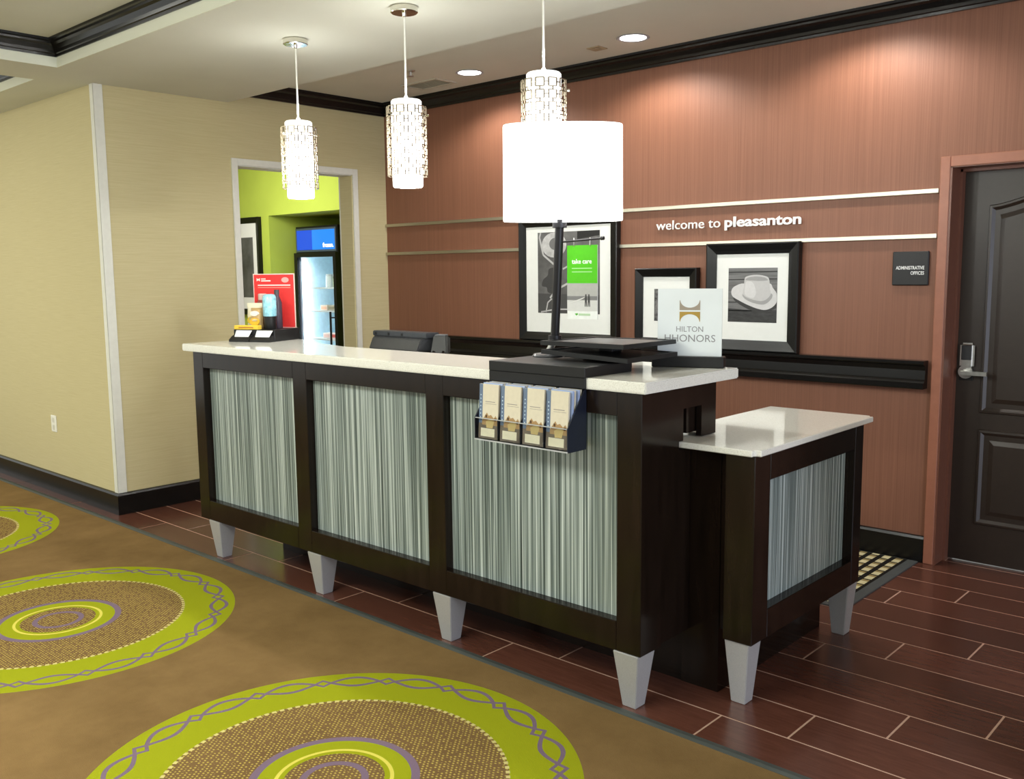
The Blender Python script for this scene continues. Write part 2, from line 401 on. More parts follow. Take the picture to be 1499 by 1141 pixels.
for n_, c_ in (('trim_3', CA), ('trim_4', CB_)):
    pth = [(c_[0], c_[2]), (c_[1], c_[2]), (c_[1], c_[3]), (c_[0], c_[3])]
    struct(n_, B().sweep([(o_*0.72, z) for o_, z in crown()], pth, closed=True), BLACKTRIM)
    struct('trim_5' if n_ == 'trim_3' else 'trim_6', B().sweep([(0, ZS), (0.005, ZS), (0.005, 2.693), (0, 2.693)], pth, closed=True), FASCIA)
# pantry doorway casing and lining
cs = B()
for x0, x1 in ((WX, WX+0.014),):
    cs.box(x0, x1, D0, D0+0.045, 0.0, DT); cs.box(x0, x1, D1-0.045, D1, 0.0, DT); cs.box(x0, x1, D0+0.045, D1-0.045, DT-0.045, DT)
cs.bevel(0.002); pd = struct('door_2', cs, WHITETRIM)
ln = B(); ln.box(WX-0.14, WX, D0+0.0395, D0+0.0445, 0, DT-0.045); ln.box(WX-0.14, WX, D1-0.0545, D1-0.0395, 0, DT-0.045)
finish('lining', ln, YELLOW, pd)
ln = B(); ln.box(WX-0.14, WX, D0+0.0445, D1-0.0545, DT-0.05, DT-0.0395); finish('head_lining', ln, WHITETRIM, pd)
ln = B(); ln.box(WX-0.154, WX-0.14, D1-0.0545, D1+0.0, 0, DT); finish('rear_casing', ln, WHITETRIM, pd)
# pantry room
GY = 5.5; AX0, AX1, AZ = -8.371, -6.70, 2.094
g = B(); g.box(-10.5, AX0, GY, GY+0.12, 0, 2.7); g.box(AX1, WX, GY, GY+0.12, 0, 2.7); g.box(AX0, AX1, GY, GY+0.12, AZ, 2.7)
struct('wall_pantry', g, GREEN)
g = B(); g.box(AX0-0.1, AX0, GY+0.12, 6.7, 0, AZ); g.box(AX1, AX1+0.1, GY+0.12, 6.7, 0, AZ); g.box(AX0-0.1, AX1+0.1, 6.6, 6.7, 0, AZ)
g.box(AX0-0.1, AX1+0.1, GY+0.12, 6.7, AZ, AZ+0.1); struct('wall_alcove', g, GREEN)
struct('wall_pantry_end', B().box(-10.6, -10.5, YY, 6.7, 0, 2.7), GREEN)
struct('ceiling_pantry', B().box(-10.5, WX-0.14, YY+0.14, GY+0.12, 2.6, 2.7), CEIL)
# office door
dr = thing('door_1', '', '', (-1.57, RY, 0)); del dr['label']; del dr['category']; dr['kind'] = 'structure'
YC = RY-0.022
d = B(); d.box(-1.577, -1.530, YC, RY, 0, 2.022); d.box(-0.54, -0.493, YC, RY, 0, 2.022); d.box(-1.530, -0.54, YC, RY, 1.972, 2.022); d.bevel(0.003)
finish('casing', d, CASING, dr)
d = B(); d.box(-1.531, -1.521, YC+0.004, 5.05, 0, 1.972); d.box(-1.521, -1.509, RY+0.10, 5.05, 0, 1.972); d.box(-0.549, -0.539, YC+0.004, 5.05, 0, 1.972); d.box(-1.531, -0.539, YC+0.004, 5.05, 1.968, 1.986); d.box(-1.52, -0.55, RY+0.10, 5.05, 1.955, 1.968)
finish('jamb', d, plain('terracotta_jamb', (0.16, 0.06, 0.036), 0.4), dr)
DY = 4.972
lf = finish('leaf', B().box(-1.509, -0.56, DY, DY+0.04, 0.008, 1.955), DOORB, dr)
def raised(outline, name):
    """sticking moulding around a panel and the raised field inside it"""
    n = len(outline); cx = sum(p[0] for p in outline)/n; cz = sum(p[1] for p in outline)/n
    def ins(d):
        out = []
        for i in range(n):
            p0, p, p1 = outline[i-1], outline[i], outline[(i+1) % n]
            a = Vector((p[0]-p0[0], p[1]-p0[1])).normalized(); b = Vector((p1[0]-p[0], p1[1]-p[1])).normalized()
            na, nb = Vector((-a.y, a.x)), Vector((-b.y, b.x)); bi = na+nb; bi = bi/bi.length_squared*2
            out.append((p[0]+bi.x*d, p[1]+bi.y*d))
        return out
    q = B(); rings = []
    for dd, yy in ((0, DY), (0.004, DY-0.009), (0.014, DY-0.010), (0.034, DY+0.004), (0.046, DY+0.002), (0.075, DY-0.007)):
        rings.append([q.bm.verts.new((x, yy, z)) for x, z in ins(dd)])
    for a, b in zip(rings, rings[1:]):
        for i in range(n): q.bm.faces.new((a[i], a[(i+1) % n], b[(i+1) % n], b[i]))
    q.bm.faces.new(rings[-1])
    return finish(name, q, DOORB, dr)
XL, XR = -1.393, -0.676
arch = [(XL, 0.772), (XR, 0.772), (XR, 1.790)]
for i in range(1, 16):
    t_ = i/16; x = XR + (XL-XR)*t_; arch.append((x, 1.790 + 0.075*math.sin(PI*t_)**1.6))
arch.append((XL, 1.790)); raised(arch, 'panel')
raised([(XL, 0.205), (XR, 0.205), (XR, 0.690), (XL, 0.690)], 'panel')
lk = finish('lock', B().box(-1.492, -1.424, DY-0.026, DY, 0.992, 1.120).bevel(0.012, 3), SATIN, dr, smooth=True)
finish('keypad', B().box(-1.482, -1.434, DY-0.030, DY-0.025, 1.035, 1.108).bevel(0.004), GREYP, lk)
rose = B(); rose.tube((-1.462, DY, 0.975), (-1.462, DY-0.02, 0.975), 0.034, 24); rose.tube((-1.462, DY-0.018, 0.975), (-1.462, DY-0.055, 0.975), 0.012, 14)
rose.box(-1.474, -1.352, DY-0.062, DY-0.046, 0.962, 0.982); finish('door_handle', rose, SATIN, dr, smooth=True)
finish('handle_backplate', B().box(-1.496, -1.428, DY-0.006, DY, 0.930, 0.995).bevel(0.012, 3), BLACKP, dr)

# wall rails, picture ledge
for z, nm in ((1.852, 'upper'), (1.635, 'lower')):
    o = finish('wall_rail', B().box(WX+0.001, -1.581, RY-0.020, RY+0.001, z, z+0.022).bevel(0.002), RAILM, origin=(-3.6, RY, z))
    tag(o, 'brushed metal rail across red wall, %s of the two, %s white lettering' % (nm, 'above' if nm == 'upper' else 'below'), 'rail', 'metal rails on the red wall')
LP = [(0, 0.889), (0.010, 0.889), (0.010, 0.905), (0.042, 0.905), (0.042, 0.915), (0.030, 0.928), (0.030, 0.985), (0.050, 1.005), (0.062, 1.012), (0.062, 1.034), (0.0, 1.034)]
LP = [(0, 0.893), (0.060, 0.893), (0.064, 0.898), (0.064, 0.918), (0.052, 0.923), (0.040, 0.940), (0.036, 0.985), (0.046, 1.008), (0.060, 1.014), (0.064, 1.020), (0.064, 1.034), (0, 1.034)]
o = finish('picture_ledge', B().sweep(LP, [(WX+0.001, RY), (-1.600, RY)], side=-1), BLACKTRIM, origin=(-3.6, RY, 0.9))
tag(o, 'long black moulded ledge along red wall holding framed pictures', 'ledge')
# raised lettering
wl = thing('wall_lettering', 'raised white letters spelling welcome to pleasanton on red wall', 'lettering', (-3.21, RY, 1.73))
def wtext(t, x, z, width, size, off):
    text(t, face_m(x, RY-0.013, z), size, LETTER, wl, off=off, ext=0.045, width=width)
    # letters stand off the wall by their own depth
wtext('welcome to', -3.207, 1.735, 0.437, 0.078, 0.0)
wtext('pleasanton', -2.748, 1.736, 0.468, 0.078, 0.026)

# ------------------------------------------------------------------ ceiling fittings
DLG = 'recessed downlights along the red wall'
for i, (x, lab) in enumerate(((-4.40, 'recessed round downlight in ceiling, nearest the air vent and the far corner'), (-3.122, 'recessed round downlight in ceiling beside small square ceiling plate'), (-1.90, 'recessed round downlight in ceiling near dark office door'))):
    t = thing('downlight', lab, 'downlight', (x, 4.44, ZC), 0, DLG)
    rg = B(); rg.lathe([(0.088, ZC-0.0005), (0.092, ZC-0.004), (0.086, ZC-0.007), (0.074, ZC-0.004), (0.073, ZC-0.0005)], x, 4.44, 40); finish('trim_ring', rg, plain('pale_ring', (0.42, 0.42, 0.46), 0.3), t, smooth=True)
    finish('lens', B().lathe([(0.0725, ZC-0.0035), (0.0725, ZC-0.0008)], x, 4.44, 36), LENS, t)
    l = bpy.data.lights.new('downlight_spot', 'SPOT'); l.energy = 50; l.color = (1.0, 0.95, 0.88); l.spot_size = math.radians(150); l.spot_blend = 0.45; l.shadow_soft_size = 0.06
    lo = bpy.data.objects.new('downlight_spot', l); COL.objects.link(lo); lo.location = (0, 0, -0.0048); lo.parent = t
t = thing('air_vent', 'pale ceiling air vent grille beside far downlight', 'vent', (-4.86, 4.50, ZC))
PALE = plain('painted_vent', (0.50, 0.47, 0.38), 0.7)
fb = B(); x0, x1, y0, y1 = -5.03, -4.68, 4.40, 4.60
for q in ((x0, x1, y0, y0+0.02), (x0, x1, y1-0.02, y1), (x0, x0+0.02, y0+0.02, y1-0.02), (x1-0.02, x1, y0+0.02, y1-0.02)): fb.box(*q, ZC-0.008, ZC)
finish('vent_frame', fb, PALE, t)
for i in range(7):
    yb = y0+0.03+i*0.022; finish('slat', B().hexa([(x0+0.02, yb, ZC-0.007), (x1-0.02, yb, ZC-0.007), (x1-0.02, yb+0.004, ZC-0.007), (x0+0.02, yb+0.004, ZC-0.007)], [(x0+0.02, yb+0.010, ZC), (x1-0.02, yb+0.010, ZC), (x1-0.02, yb+0.016, ZC), (x0+0.02, yb+0.016, ZC)]), PALE, t)
t = thing('sprinkler', 'small chrome fire sprinkler head under the ceiling', 'sprinkler', (-4.63, 4.137, ZC))
q = B(); q.lathe([(0.03, ZC), (0.026, ZC-0.006), (0.010, ZC-0.010), (0.008, ZC-0.03)], -4.63, 4.137, 16); finish('escutcheon', q, SATIN, t, smooth=True)
q = B(); q.lathe([(0.022, ZC-0.036), (0.022, ZC-0.033)], -4.63, 4.137, 12); q.tube((-4.644, 4.137, ZC-0.036), (-4.638, 4.137, ZC-0.02), 0.002, 6); q.tube((-4.616, 4.137, ZC-0.036), (-4.622, 4.137, ZC-0.02), 0.002, 6); finish('deflector', q, SATIN, t)
q = B().box(-3.46, -3.37, 4.45, 4.54, ZC-0.006, ZC+0.001).bevel(0.002); q.box(-3.435, -3.395, 4.475, 4.515, ZC-0.009, ZC-0.005)
tag(finish('ceiling_plate', q, plain('beige_plate', (0.40, 0.32, 0.20), 0.6), origin=(-3.415, 4.495, ZC)), 'small square beige plate on ceiling beside downlight', 'plate')

# ------------------------------------------------------------------ pendants
PY = 2.815
def pendant(x, lab):
    t = thing('pendant_lamp', lab, 'pendant lamp', (x, PY, ZS), 0, 'pendant lamps in a row above the desk')
    q = B(); q.lathe([(0.058, ZS), (0.060, ZS-0.004), (0.060, ZS-0.024), (0.056, ZS-0.027), (0.010, ZS-0.028), (0.008, ZS-0.040), (0.004, ZS-0.044)], x, PY, 40); finish('ceiling_canopy', q, CHROME, t, smooth=True)
    q = B(); q.tube((x, PY, ZS-0.04), (x, PY, 2.262), 0.0042, 10); q.tube((x, PY, 2.262), (x, PY, 2.240), 0.007, 12, 0.016); finish('stem', q, WHITEPL, t, smooth=True)
    q = B(); q.lathe([(0.020, 2.240), (0.062, 2.244), (0.067, 2.238), (0.067, 1.876), (0.063, 1.870), (0.058, 1.872), (0.0585, 1.90), (0.058, 1.92)], x, PY, 48)
    finish('glass_shade', q, PGLASS, t, smooth=True)
    q = B(); n, rc = 11, 0.087
    rows = 7; pz = 0.0440; zt = 2.214
    for i in range(n):
        a0 = 2*PI*i/n + 0.1; da = 2*PI/n
        for r in range(rows):
            zc = zt - 0.017 - r*pz; h = 0.0155; hw = da*0.33
            def P(a, z): return (x+rc*math.cos(a), PY+rc*math.sin(a), z)
            cs_ = [P(a0-hw, zc-h), P(a0+hw, zc-h), P(a0+hw, zc+h), P(a0-hw, zc+h)]
            for u in range(4): q.tube(cs_[u], cs_[(u+1) % 4], 0.0027, 4)
            q.tube(P(a0+hw, zc), P(a0+da-hw, zc), 0.0027, 4)
            if r < rows-1: q.tube(P(a0, zc-h), P(a0, zc-pz+h), 0.0027, 4)
    finish('lattice_cage', q, CAGE, t)
    for z_, e_ in ((2.30, 2.6), (1.855, 10.0)):
        l = bpy.data.lights.new('pendant_glow', 'POINT'); l.energy = e_; l.color = (0.98, 1.0, 0.96); l.shadow_soft_size = 0.02
        lo = bpy.data.objects.new('pendant_glow', l); COL.objects.link(lo); lo.location = (0.0, 0.0, z_ - ZS); lo.parent = t
    for i in range(3):
        a = 0.1 + 2*PI*i/3 + 0.55; z = 2.176
        q = B(); q.tube((x+0.066*math.cos(a), PY+0.066*math.sin(a), z), (x+0.091*math.cos(a), PY+0.091*math.sin(a), z), 0.0025, 8); q.tube((x+0.089*math.cos(a), PY+0.089*math.sin(a), z), (x+0.099*math.cos(a), PY+0.099*math.sin(a), z), 0.006, 10)
        finish('fixing_knob', q, CHROME, t, smooth=True)
    return t
pendant(-3.989, 'lit cylinder pendant lamp in chrome lattice, hanging before the pantry doorway')
pendant(-3.183, 'lit cylinder pendant lamp in chrome lattice, hanging before the corner of the red wall')
pendant(-2.392, 'lit cylinder pendant lamp in chrome lattice, hanging just behind the drum lamp shade')

# ------------------------------------------------------------------ main desk
bxl, bxr, byf, bz, st, sb = -4.565, -1.716, 2.501, 0.200, 1.134, 1.096
desk = thing('reception_desk', 'long espresso wood reception desk with three striped panels on silver legs', 'desk', (-3.1, 2.7, 0))
fr = B()
posts = [(bxl, -4.470), (-3.666, -3.562), (-2.755, -2.654), (-1.816, bxr)]
for i, (a, b_) in enumerate(posts): fr.box(a, b_, byf, byf+0.10, bz, sb)
for a, b_ in zip(posts, posts[1:]):
    fr.box(a[1], b_[0], byf, byf+0.10, 1.013, sb); fr.box(a[1], b_[0], byf, byf+0.10, bz, 0.305)
fr.bevel(0.0025); finish('front_frame', fr, ESP, desk)
for a, b_ in zip(posts, posts[1:]):
    finish('striped_panel', B().box(a[1], b_[0], byf+0.040, byf+0.052, 0.305, 1.013), STRIPE, desk, local=False)
bd = B(); bd.box(bxl+0.012, bxr-0.012, byf+0.10, 2.745, bz+0.004, sb); bd.box(bxl+0.012, bxr-0.10, 2.745, 2.82, bz+0.004, sb); bd.box(bxr-0.10, bxr-0.012, 2.745, 2.82, bz+0.004, 0.872)          # carcass behind the frame
bd.box(-2.10, bxr-0.03, 2.82, 2.965, 0.92, sb); bd.box(bxl+0.012, -2.10, 2.82, 2.852, 0.92, sb); bd.box(bxl+0.012, -4.32, 2.852, 3.03, 0.92, sb)
finish('carcass', bd, ESP, desk)
pl = B(); pl.box(-4.30, -1.76, 2.83, 2.99, 0.0, 0.872); finish('plinth', pl, ESP, desk)
ep = B(); ep.box(bxr-0.10, bxr, byf, byf+0.127, bz, sb); ep.bevel(0.0025); finish('corner_post', ep, ESP, desk) if False else ep.bm.free()
ep = B(); ep.prism([(bxr-0.003, byf+0.1, sb), (bxr-0.003, byf+0.1, bz), (bxr-0.003, byf+0.127, bz), (bxr-0.003, byf+0.127, 0.905), (bxr-0.003, 2.757, 0.905), (bxr-0.003, 2.757, 1.017), (bxr-0.003, 2.876, 1.017), (bxr-0.003, 2.876, 0.905), (bxr-0.003, 2.974, 0.905), (bxr-0.003, 2.974, sb)], (-0.022, 0, 0))
finish('end_panel', ep, ESP, desk)
sl = B(); sl.prism([(x, y, sb) for x, y in ((-4.642, 2.483), (-1.690, 2.483), (-1.690, 3.084), (-2.12, 3.084), (-2.12, 2.872), (-3.75, 2.862), (-4.02, 2.925), (-4.28, 3.055), (-4.642, 3.055))], (0, 0, st-sb)); sl.bevel(0.004, 2); finish('counter_top', sl, QUARTZ, desk)
def leg(cx, cy, z1, parent, h0=0.028, h1=0.052):
    q = B(); q.hexa([(cx-h0, cy-h0, 0), (cx+h0, cy-h0, 0), (cx+h0, cy+h0, 0), (cx-h0, cy+h0, 0)], [(cx-h1, cy-h1, z1), (cx+h1, cy-h1, z1), (cx+h1, cy+h1, z1), (cx-h1, cy+h1, z1)])
    q.bevel(0.0025, 2); return finish('leg', q, ALU, parent)
for x in (-4.430, -3.545, -2.683, -1.776): leg(x, 2.550, bz, desk)

# lower accessible desk at the right end
ld = thing('accessible_desk', 'lower espresso side desk with white top at right end of reception desk', 'desk', (-1.6, 3.2, 0))
lxr, lf_, lb = -1.451, 2.770, 3.668
fr = B()
for a, b_, z0, z1 in ((lf_, 2.880, 0.227, 0.880), (3.590, lb, 0.227, 0.880), (2.880, 3.590, 0.783, 0.880), (2.880, 3.590, 0.227, 0.330)): fr.box(lxr-0.11, lxr, a, b_, z0, z1)
fr.bevel(0.0025); finish('side_frame', fr, ESP, ld)
finish('striped_panel', B().box(lxr-0.052, lxr-0.040, 2.880, 3.590, 0.330, 0.783), STRIPE, ld)
q = B(); q.box(-1.757, -1.607, 2.824, 3.66, 0.0, 0.880); q.box(-1.607, lxr-0.11, 2.83, 3.66, 0.235, 0.878); finish('body', q, ESP, ld)
q = B(); q.box(-1.890, -1.431, 2.750, 3.732, 0.880, 0.9015)
ve = [e for e in q.bm.edges if abs(e.verts[0].co.z-e.verts[1].co.z) > 0.01 and abs(e.verts[0].co.x+1.431) < 0.01]
bmesh.ops.bevel(q.bm, geom=ve, offset=0.022, segments=5, affect='EDGES'); q.bevel(0.003); finish('counter_top', q, QUARTZ, ld)
leg(-1.512, 2.824, 0.227, ld, 0.027, 0.046); leg(-1.512, 3.650, 0.227, ld, 0.027, 0.046)

# back work shelf for the monitor, behind the counter
q = B(); q.box(-4.3, -2.2, 3.0, 3.62, 0.76, 0.79); q.box(-4.3, -4.26, 3.0, 3.60, 0, 0.76); q.box(-2.24, -2.2, 3.0, 3.60, 0, 0.76)
tag(finish('work_shelf', q, ESP, origin=(-3.25, 3.3, 0)), 'dark low work shelf behind the counter, under the monitor', 'shelf')

# ------------------------------------------------------------------ things on the counter
# riser block
rs = thing('counter_riser', 'black box riser clamped over counter front edge under the lamp', 'riser', (-2.15, 2.65, st))
q = B(); q.box(-2.376, -1.929, 2.474, 2.745, st, 1.170); q.box(-2.376, -1.929, 2.474, 2.483, 1.0965, st); q.bevel(0.002); finish('riser_block', q, BLACKM, rs)
# table lamp
LX, LYp = -2.305, 2.735
lm = thing('counter_lamp', 'black pole table lamp with large lit white oval shade', 'lamp', (LX, LYp, 1.170))
q = B(); q.lathe([(0.062, 1.170), (0.064, 1.174), (0.060, 1.180), (0.020, 1.184), (0.012, 1.200)], LX, LYp, 40); finish('base', q, plain('grey_metal_base', (0.07, 0.07, 0.075), 0.3), lm, smooth=True)
top = Vector((-2.226, 2.705, 1.666)); bot = Vector((-2.276, 2.735, 1.245))
q = B(); q.tube((LX, LYp, 1.190), (-2.284, LYp, 1.225), 0.013, 14); q.tube((-2.284, LYp, 1.218), bot, 0.011, 14); finish('swivel_joint', q, SATIN, lm, smooth=True)
q = B(); q.tube(bot+Vector((0, 0, -0.012)), bot+Vector((0, 0, 0.006)), 0.026, 20); q.tube(bot, top, 0.0165, 18); q.tube(top+Vector((0, 0, -0.014)), top+Vector((0, 0, 0.004)), 0.027, 20); q.tube(top, top+Vector((0.008, 0, 0.14)), 0.010, 10)
finish('pole', q, POLE, lm, smooth=True)
SX, SY_, RZ = -2.210, 2.705, YAW
q = B(); q.lathe([(0.997, 1.676), (1.0, 1.680), (0.992, 2.014), (0.985, 2.018), (0.975, 2.014), (0.983, 1.684), (0.985, 1.678)], SX, SY_, 72, 0.2190, 0.095, RZ, 2.6)
bm_ = q.bm; bmesh.ops.delete(bm_, geom=[f for f in bm_.faces if len(f.verts) > 4], context='FACES')
finish('lamp_shade', q, SHADE, lm, smooth=True)
q = B(); ca, sa = math.cos(RZ), math.sin(RZ)
for sg in (-1, 1): q.tube((SX, SY_, 1.83), (SX+sg*0.215*ca, SY_+sg*0.215*sa, 1.83), 0.003, 6)
finish('shade_spider', q, POLE, lm)
# hanging card
hs = thing('hanging_sign', 'green take care card hung from black rod on the lamp pole', 'sign', (-2.14, 2.735, 1.46))
RZC = 0.10
def hp(u, v, w_=0.0): return (-2.207 + u*math.cos(RZC) + w_*math.sin(RZC), 2.728 + u*math.sin(RZC) - w_*math.cos(RZC), v)
q = B(); q.tube((-2.216, 2.712, 1.600), hp(0.148, 1.609), 0.0035, 8); q.tube(hp(0.144, 1.609), hp(0.156, 1.6095), 0.007, 10); finish('rod', q, POLE, hs, smooth=True)
def hbox(name, u0, u1, v0, v1, w0, w1, mat):
    q = B(); q.hexa([hp(u0, v0, w1), hp(u1, v0, w1), hp(u1, v0, w0), hp(u0, v0, w0)], [hp(u0, v1, w1), hp(u1, v1, w1), hp(u1, v1, w0), hp(u0, v1, w0)]); return finish(name, q, mat, hs)
CW = 0.131
hbox('card', 0, CW, 1.316, 1.586, 0, 0.003, flat('card_white', (0.80, 0.82, 0.79)))
hbox('green_panel', 0, CW, 1.448, 1.5865, 0.003, 0.0036, flat('card_green', (0.085, 0.52, 0.008)))
hbox('beach_photo', 0, CW, 1.346, 1.448, 0.003, 0.0035, flat('photo_sky', (0.42, 0.42, 0.40)))
hbox('beach_sand', 0, CW, 1.346, 1.386, 0.0035, 0.0038, flat('photo_sand', (0.62, 0.62, 0.60)))
hbox('beach_sea', 0, CW, 1.380, 1.401, 0.0035, 0.0037, flat('photo_sea', (0.20, 0.20, 0.20)))
q = B(); q.prism([hp(0.002, 1.373, 0.0039), hp(0.07, 1.392, 0.0039), hp(0.08, 1.399, 0.0039), hp(0.06, 1.388, 0.0039)], (0, -0.0004, 0)); finish('beach_wave', q, flat('photo_white', (0.8, 0.8, 0.78)), hs)
for u in (0.082, 0.095):
    q = B(); q.prism([hp(u-0.005, 1.362, 0.004), hp(u-0.002, 1.362, 0.004), hp(u, 1.382, 0.004), hp(u+0.002, 1.362, 0.004), hp(u+0.005, 1.362, 0.004), hp(u+0.004, 1.395, 0.004), hp(u+0.002, 1.408, 0.004), hp(u-0.002, 1.408, 0.004), hp(u-0.004, 1.395, 0.004)], (0, -0.0004, 0)); finish('walking_figure', q, flat('photo_dark', (0.06, 0.06, 0.06)), hs)
for u in (0.028, 0.098):
    q = B(); c0 = Vector(hp(u, 1.596, 0.001)); n = 12
    for i in range(n):
        a, b_ = 2*PI*i/n, 2*PI*(i+1)/n; q.tube(c0+Vector((0.004*math.cos(a), -0.004*math.cos(a), 0.017*math.sin(a))), c0+Vector((0.004*math.cos(b_), -0.004*math.cos(b_), 0.017*math.sin(b_))), 0.0016, 5)
    finish('ring', q, SATIN, hs)
MH = face_m(*hp(0.021, 1.520, 0.0037), RZC)
text('take care', MH, 0.024, LETTER, hs, off=0.02, ext=0.01, width=0.086)
for v, u0, u1 in ((1.501, 0.021, 0.108), (1.488, 0.021, 0.108)): hbox('print_line', u0, u1, v, v+0.003, 0.0036, 0.0039, flat('pale_green', (0.42, 0.75, 0.32)))
q = B(); q.prism([hp(0.033, 1.336, 0.0033), hp(0.040, 1.329, 0.0033), hp(0.047, 1.333, 0.0033), hp(0.046, 1.338, 0.0033)], (0, -0.0004, 0)); finish('leaf_mark', q, flat('leaf_green', (0.08, 0.40, 0.03)), hs)
hbox('print_line', 0.050, 0.100, 1.329, 1.337, 0.003, 0.0035, flat('logo_green', (0.45, 0.62, 0.40)))

# two tier tray
tr = thing('document_tray', 'two-tier black document tray on counter beside the lamp', 'tray', (-2.05, 2.75, st))
def tray(corners, name, floor_mat, th=0.016, rim=0.022):
    L, Bk, Rr, F = [Vector(p) for p in corners]; c = (L+Bk+Rr+F)/4
    def inn(k): return [p + (c-p).normalized()*k for p in (L, F, Rr, Bk)]
    up = Vector((0, 0, 1)); out = [L, F, Rr, Bk]
    q = B(); o0 = [q.bm.verts.new(p - up*th) for p in out]; o1 = [q.bm.verts.new(p) for p in out]; i1 = [q.bm.verts.new(p) for p in inn(rim)]; i0 = [q.bm.verts.new(p - up*0.005) for p in inn(rim)]
    q.bm.faces.new(o0[::-1])
    for a, b_ in ((o0, o1), (o1, i1), (i1, i0)):
        for k in range(4): q.bm.faces.new((a[k], a[(k+1) % 4], b_[(k+1) % 4], b_[k]))
    q.bm.faces.new(i0); t_ = finish(name, q, BLACKM, tr)
    q = B(); pp = [p - up*0.0045 for p in inn(rim+0.002)]; q.prism(pp, (0, 0, 0.0015)); finish('tray_face', q, floor_mat, t_)
    return t_
tray([(-2.262, 2.633, 1.238), (-2.225, 2.918, 1.238), (-1.884, 2.965, 1.238), (-1.884, 2.632, 1.238)], 'upper_tray', REFLTOP)
tray([(-2.240, 2.612, 1.208), (-2.212, 2.888, 1.208), (-1.846, 2.915, 1.197), (-1.868, 2.634, 1.190)], 'lower_tray', BLACKP)
q = B(); q.box(-2.16, -2.0, 2.765, 2.85, st, 1.185); q.box(-2.10, -2.04, 2.78, 2.84, 1.185, 1.222); q.bevel(0.002); finish('tray_stand', q, BLACKP, tr)
# brand sign
A20 = 0.36
bs = thing('tabletop_sign', 'frosted white tabletop sign reading HILTON HHONORS in a black base', 'sign', (-1.848, 2.986, st), A20)
def lb_(x0, x1, y0, y1, z0, z1): return B().box(x0, x1, y0, y1, z0, z1)
finish('sign_base', lb_(-0.133, 0.133, -0.010, 0.048, 0, 0.041).bevel(0.003), BLACKM, bs, local=True)
finish('sign_panel', lb_(-0.117, 0.121, 0.020, 0.026, 0.041, 0.290), plain('frosted_white_acrylic', (0.72, 0.76, 0.75), 0.25, var=0.03, scale=6), bs, local=True)
XB = XF[bs]
def M_local(x, y, z): return XB @ Matrix.Translation((x, y, z)) @ Matrix(((1,0,0,0),(0,0,-1,0),(0,1,0,0),(0,0,0,1)))
GREYT = flat('grey_print', (0.24, 0.24, 0.24))
text('HILTON', M_local(0.003, 0.0197, 0.131), 0.029, GREYT, bs, ext=0.01, width=0.104, align='c')
text('HHONORS', M_local(0.003, 0.0197, 0.094), 0.038, GREYT, bs, ext=0.01, width=0.192, align='c')
def emblem(zb, flip, mats):
    # an arch spandrel: square with a round bite
    pts = []; W, Hh = 0.038, 0.035
    if not flip:
        pts = [(-W, Hh), (-W, 0), (W, 0), (W, Hh)] + [(W*0.94*math.cos(a), Hh + 0.002 - 0.028*math.sin(a)) for a in [PI*k/14 for k in range(15)]]
    else:
        pts = [(W, -Hh), (W, 0), (-W, 0), (-W, -Hh)] + [(-W*0.94*math.cos(a), -Hh - 0.002 + 0.028*math.sin(a)) for a in [PI*k/14 for k in range(15)]]
    q = B(); q.prism([(0.003+x, 0.0195, zb+z) for x, z in pts], (0, -0.0006, 0)); finish('emblem', q, mats, bs, local=True)
emblem(0.211, False, flat('emblem_grey', (0.33, 0.28, 0.21))); emblem(0.205, True, flat('emblem_gold', (0.40, 0.26, 0.05)))

# brochure holder
bh = thing('brochure_holder', 'wall-hung clear and navy brochure holder on front of desk', 'holder', (-2.16, 2.48, 0.885))
hx0, hx1, hyf, hyb = -2.379, -1.942, 2.398, 2.499
q = B(); q.box(hx0, hx1, hyb-0.004, hyb, 0.886, 1.092); q.box(hx0, hx1, hyf, hyb-0.004, 0.886, 0.891)
finish('back_plate', q, NAVY, bh)
for x in (hx0, hx1-0.004):
    q = B(); q.prism([(x, hyf, 0.891), (x, hyf, 0.968), (x, hyb-0.008, 1.092), (x, hyb-0.004, 1.092), (x, hyb-0.004, 0.891)], (0.004, 0, 0)); finish('side_wall', q, NAVY, bh)
pw = (hx1-hx0-0.008)/4
for i in range(1, 4):
    x = hx0+0.004+i*pw; q = B(); q.prism([(x-0.001, hyf+0.004, 0.891), (x-0.001, hyf+0.004, 0.965), (x-0.001, hyb-0.006, 1.06), (x-0.001, hyb-0.006, 0.891)], (0.002, 0, 0)); finish('divider', q, NAVY, bh)
m = NT('clear_acrylic', 0.05); m.b.inputs['Transmission Weight'].default_value = 1.0; m.b.inputs['IOR'].default_value = 1.1; m.col((0.95, 0.97, 0.98)); CLEAR = m.m
q = B(); q.box(hx0+0.004, hx1-0.004, hyf, hyf+0.003, 0.891, 0.966); finish('front_lip', q, CLEAR, bh)
q = B(); q.box(hx0+0.004, hx1-0.004, hyf, hyf+0.004, 0.966, 0.969); q.box(hx0, hx1, hyf-0.001, hyf+0.004, 0.886, 0.891); finish('lip_edge', q, plain('bright_acrylic_edge', (0.45, 0.47, 0.48), 0.2), bh)
CREAM = flat('brochure_cream', (0.66, 0.60, 0.47)); BLUEG = flat('brochure_blue_grey', (0.13, 0.18, 0.27)); SEPIA = flat('brochure_sepia', (0.40, 0.25, 0.11)); BRN = flat('brochure_brown', (0.16, 0.13, 0.10)); PALEB = flat('brochure_page_edge', (0.36, 0.45, 0.68)); DOT = flat('brochure_dot', (0.55, 0.68, 0.80)); GOLD = flat('brochure_gold', (0.55, 0.42, 0.18)); INK = flat('brochure_ink', (0.22, 0.20, 0.20)); LBL = flat('brochure_label', (0.74, 0.69, 0.52))
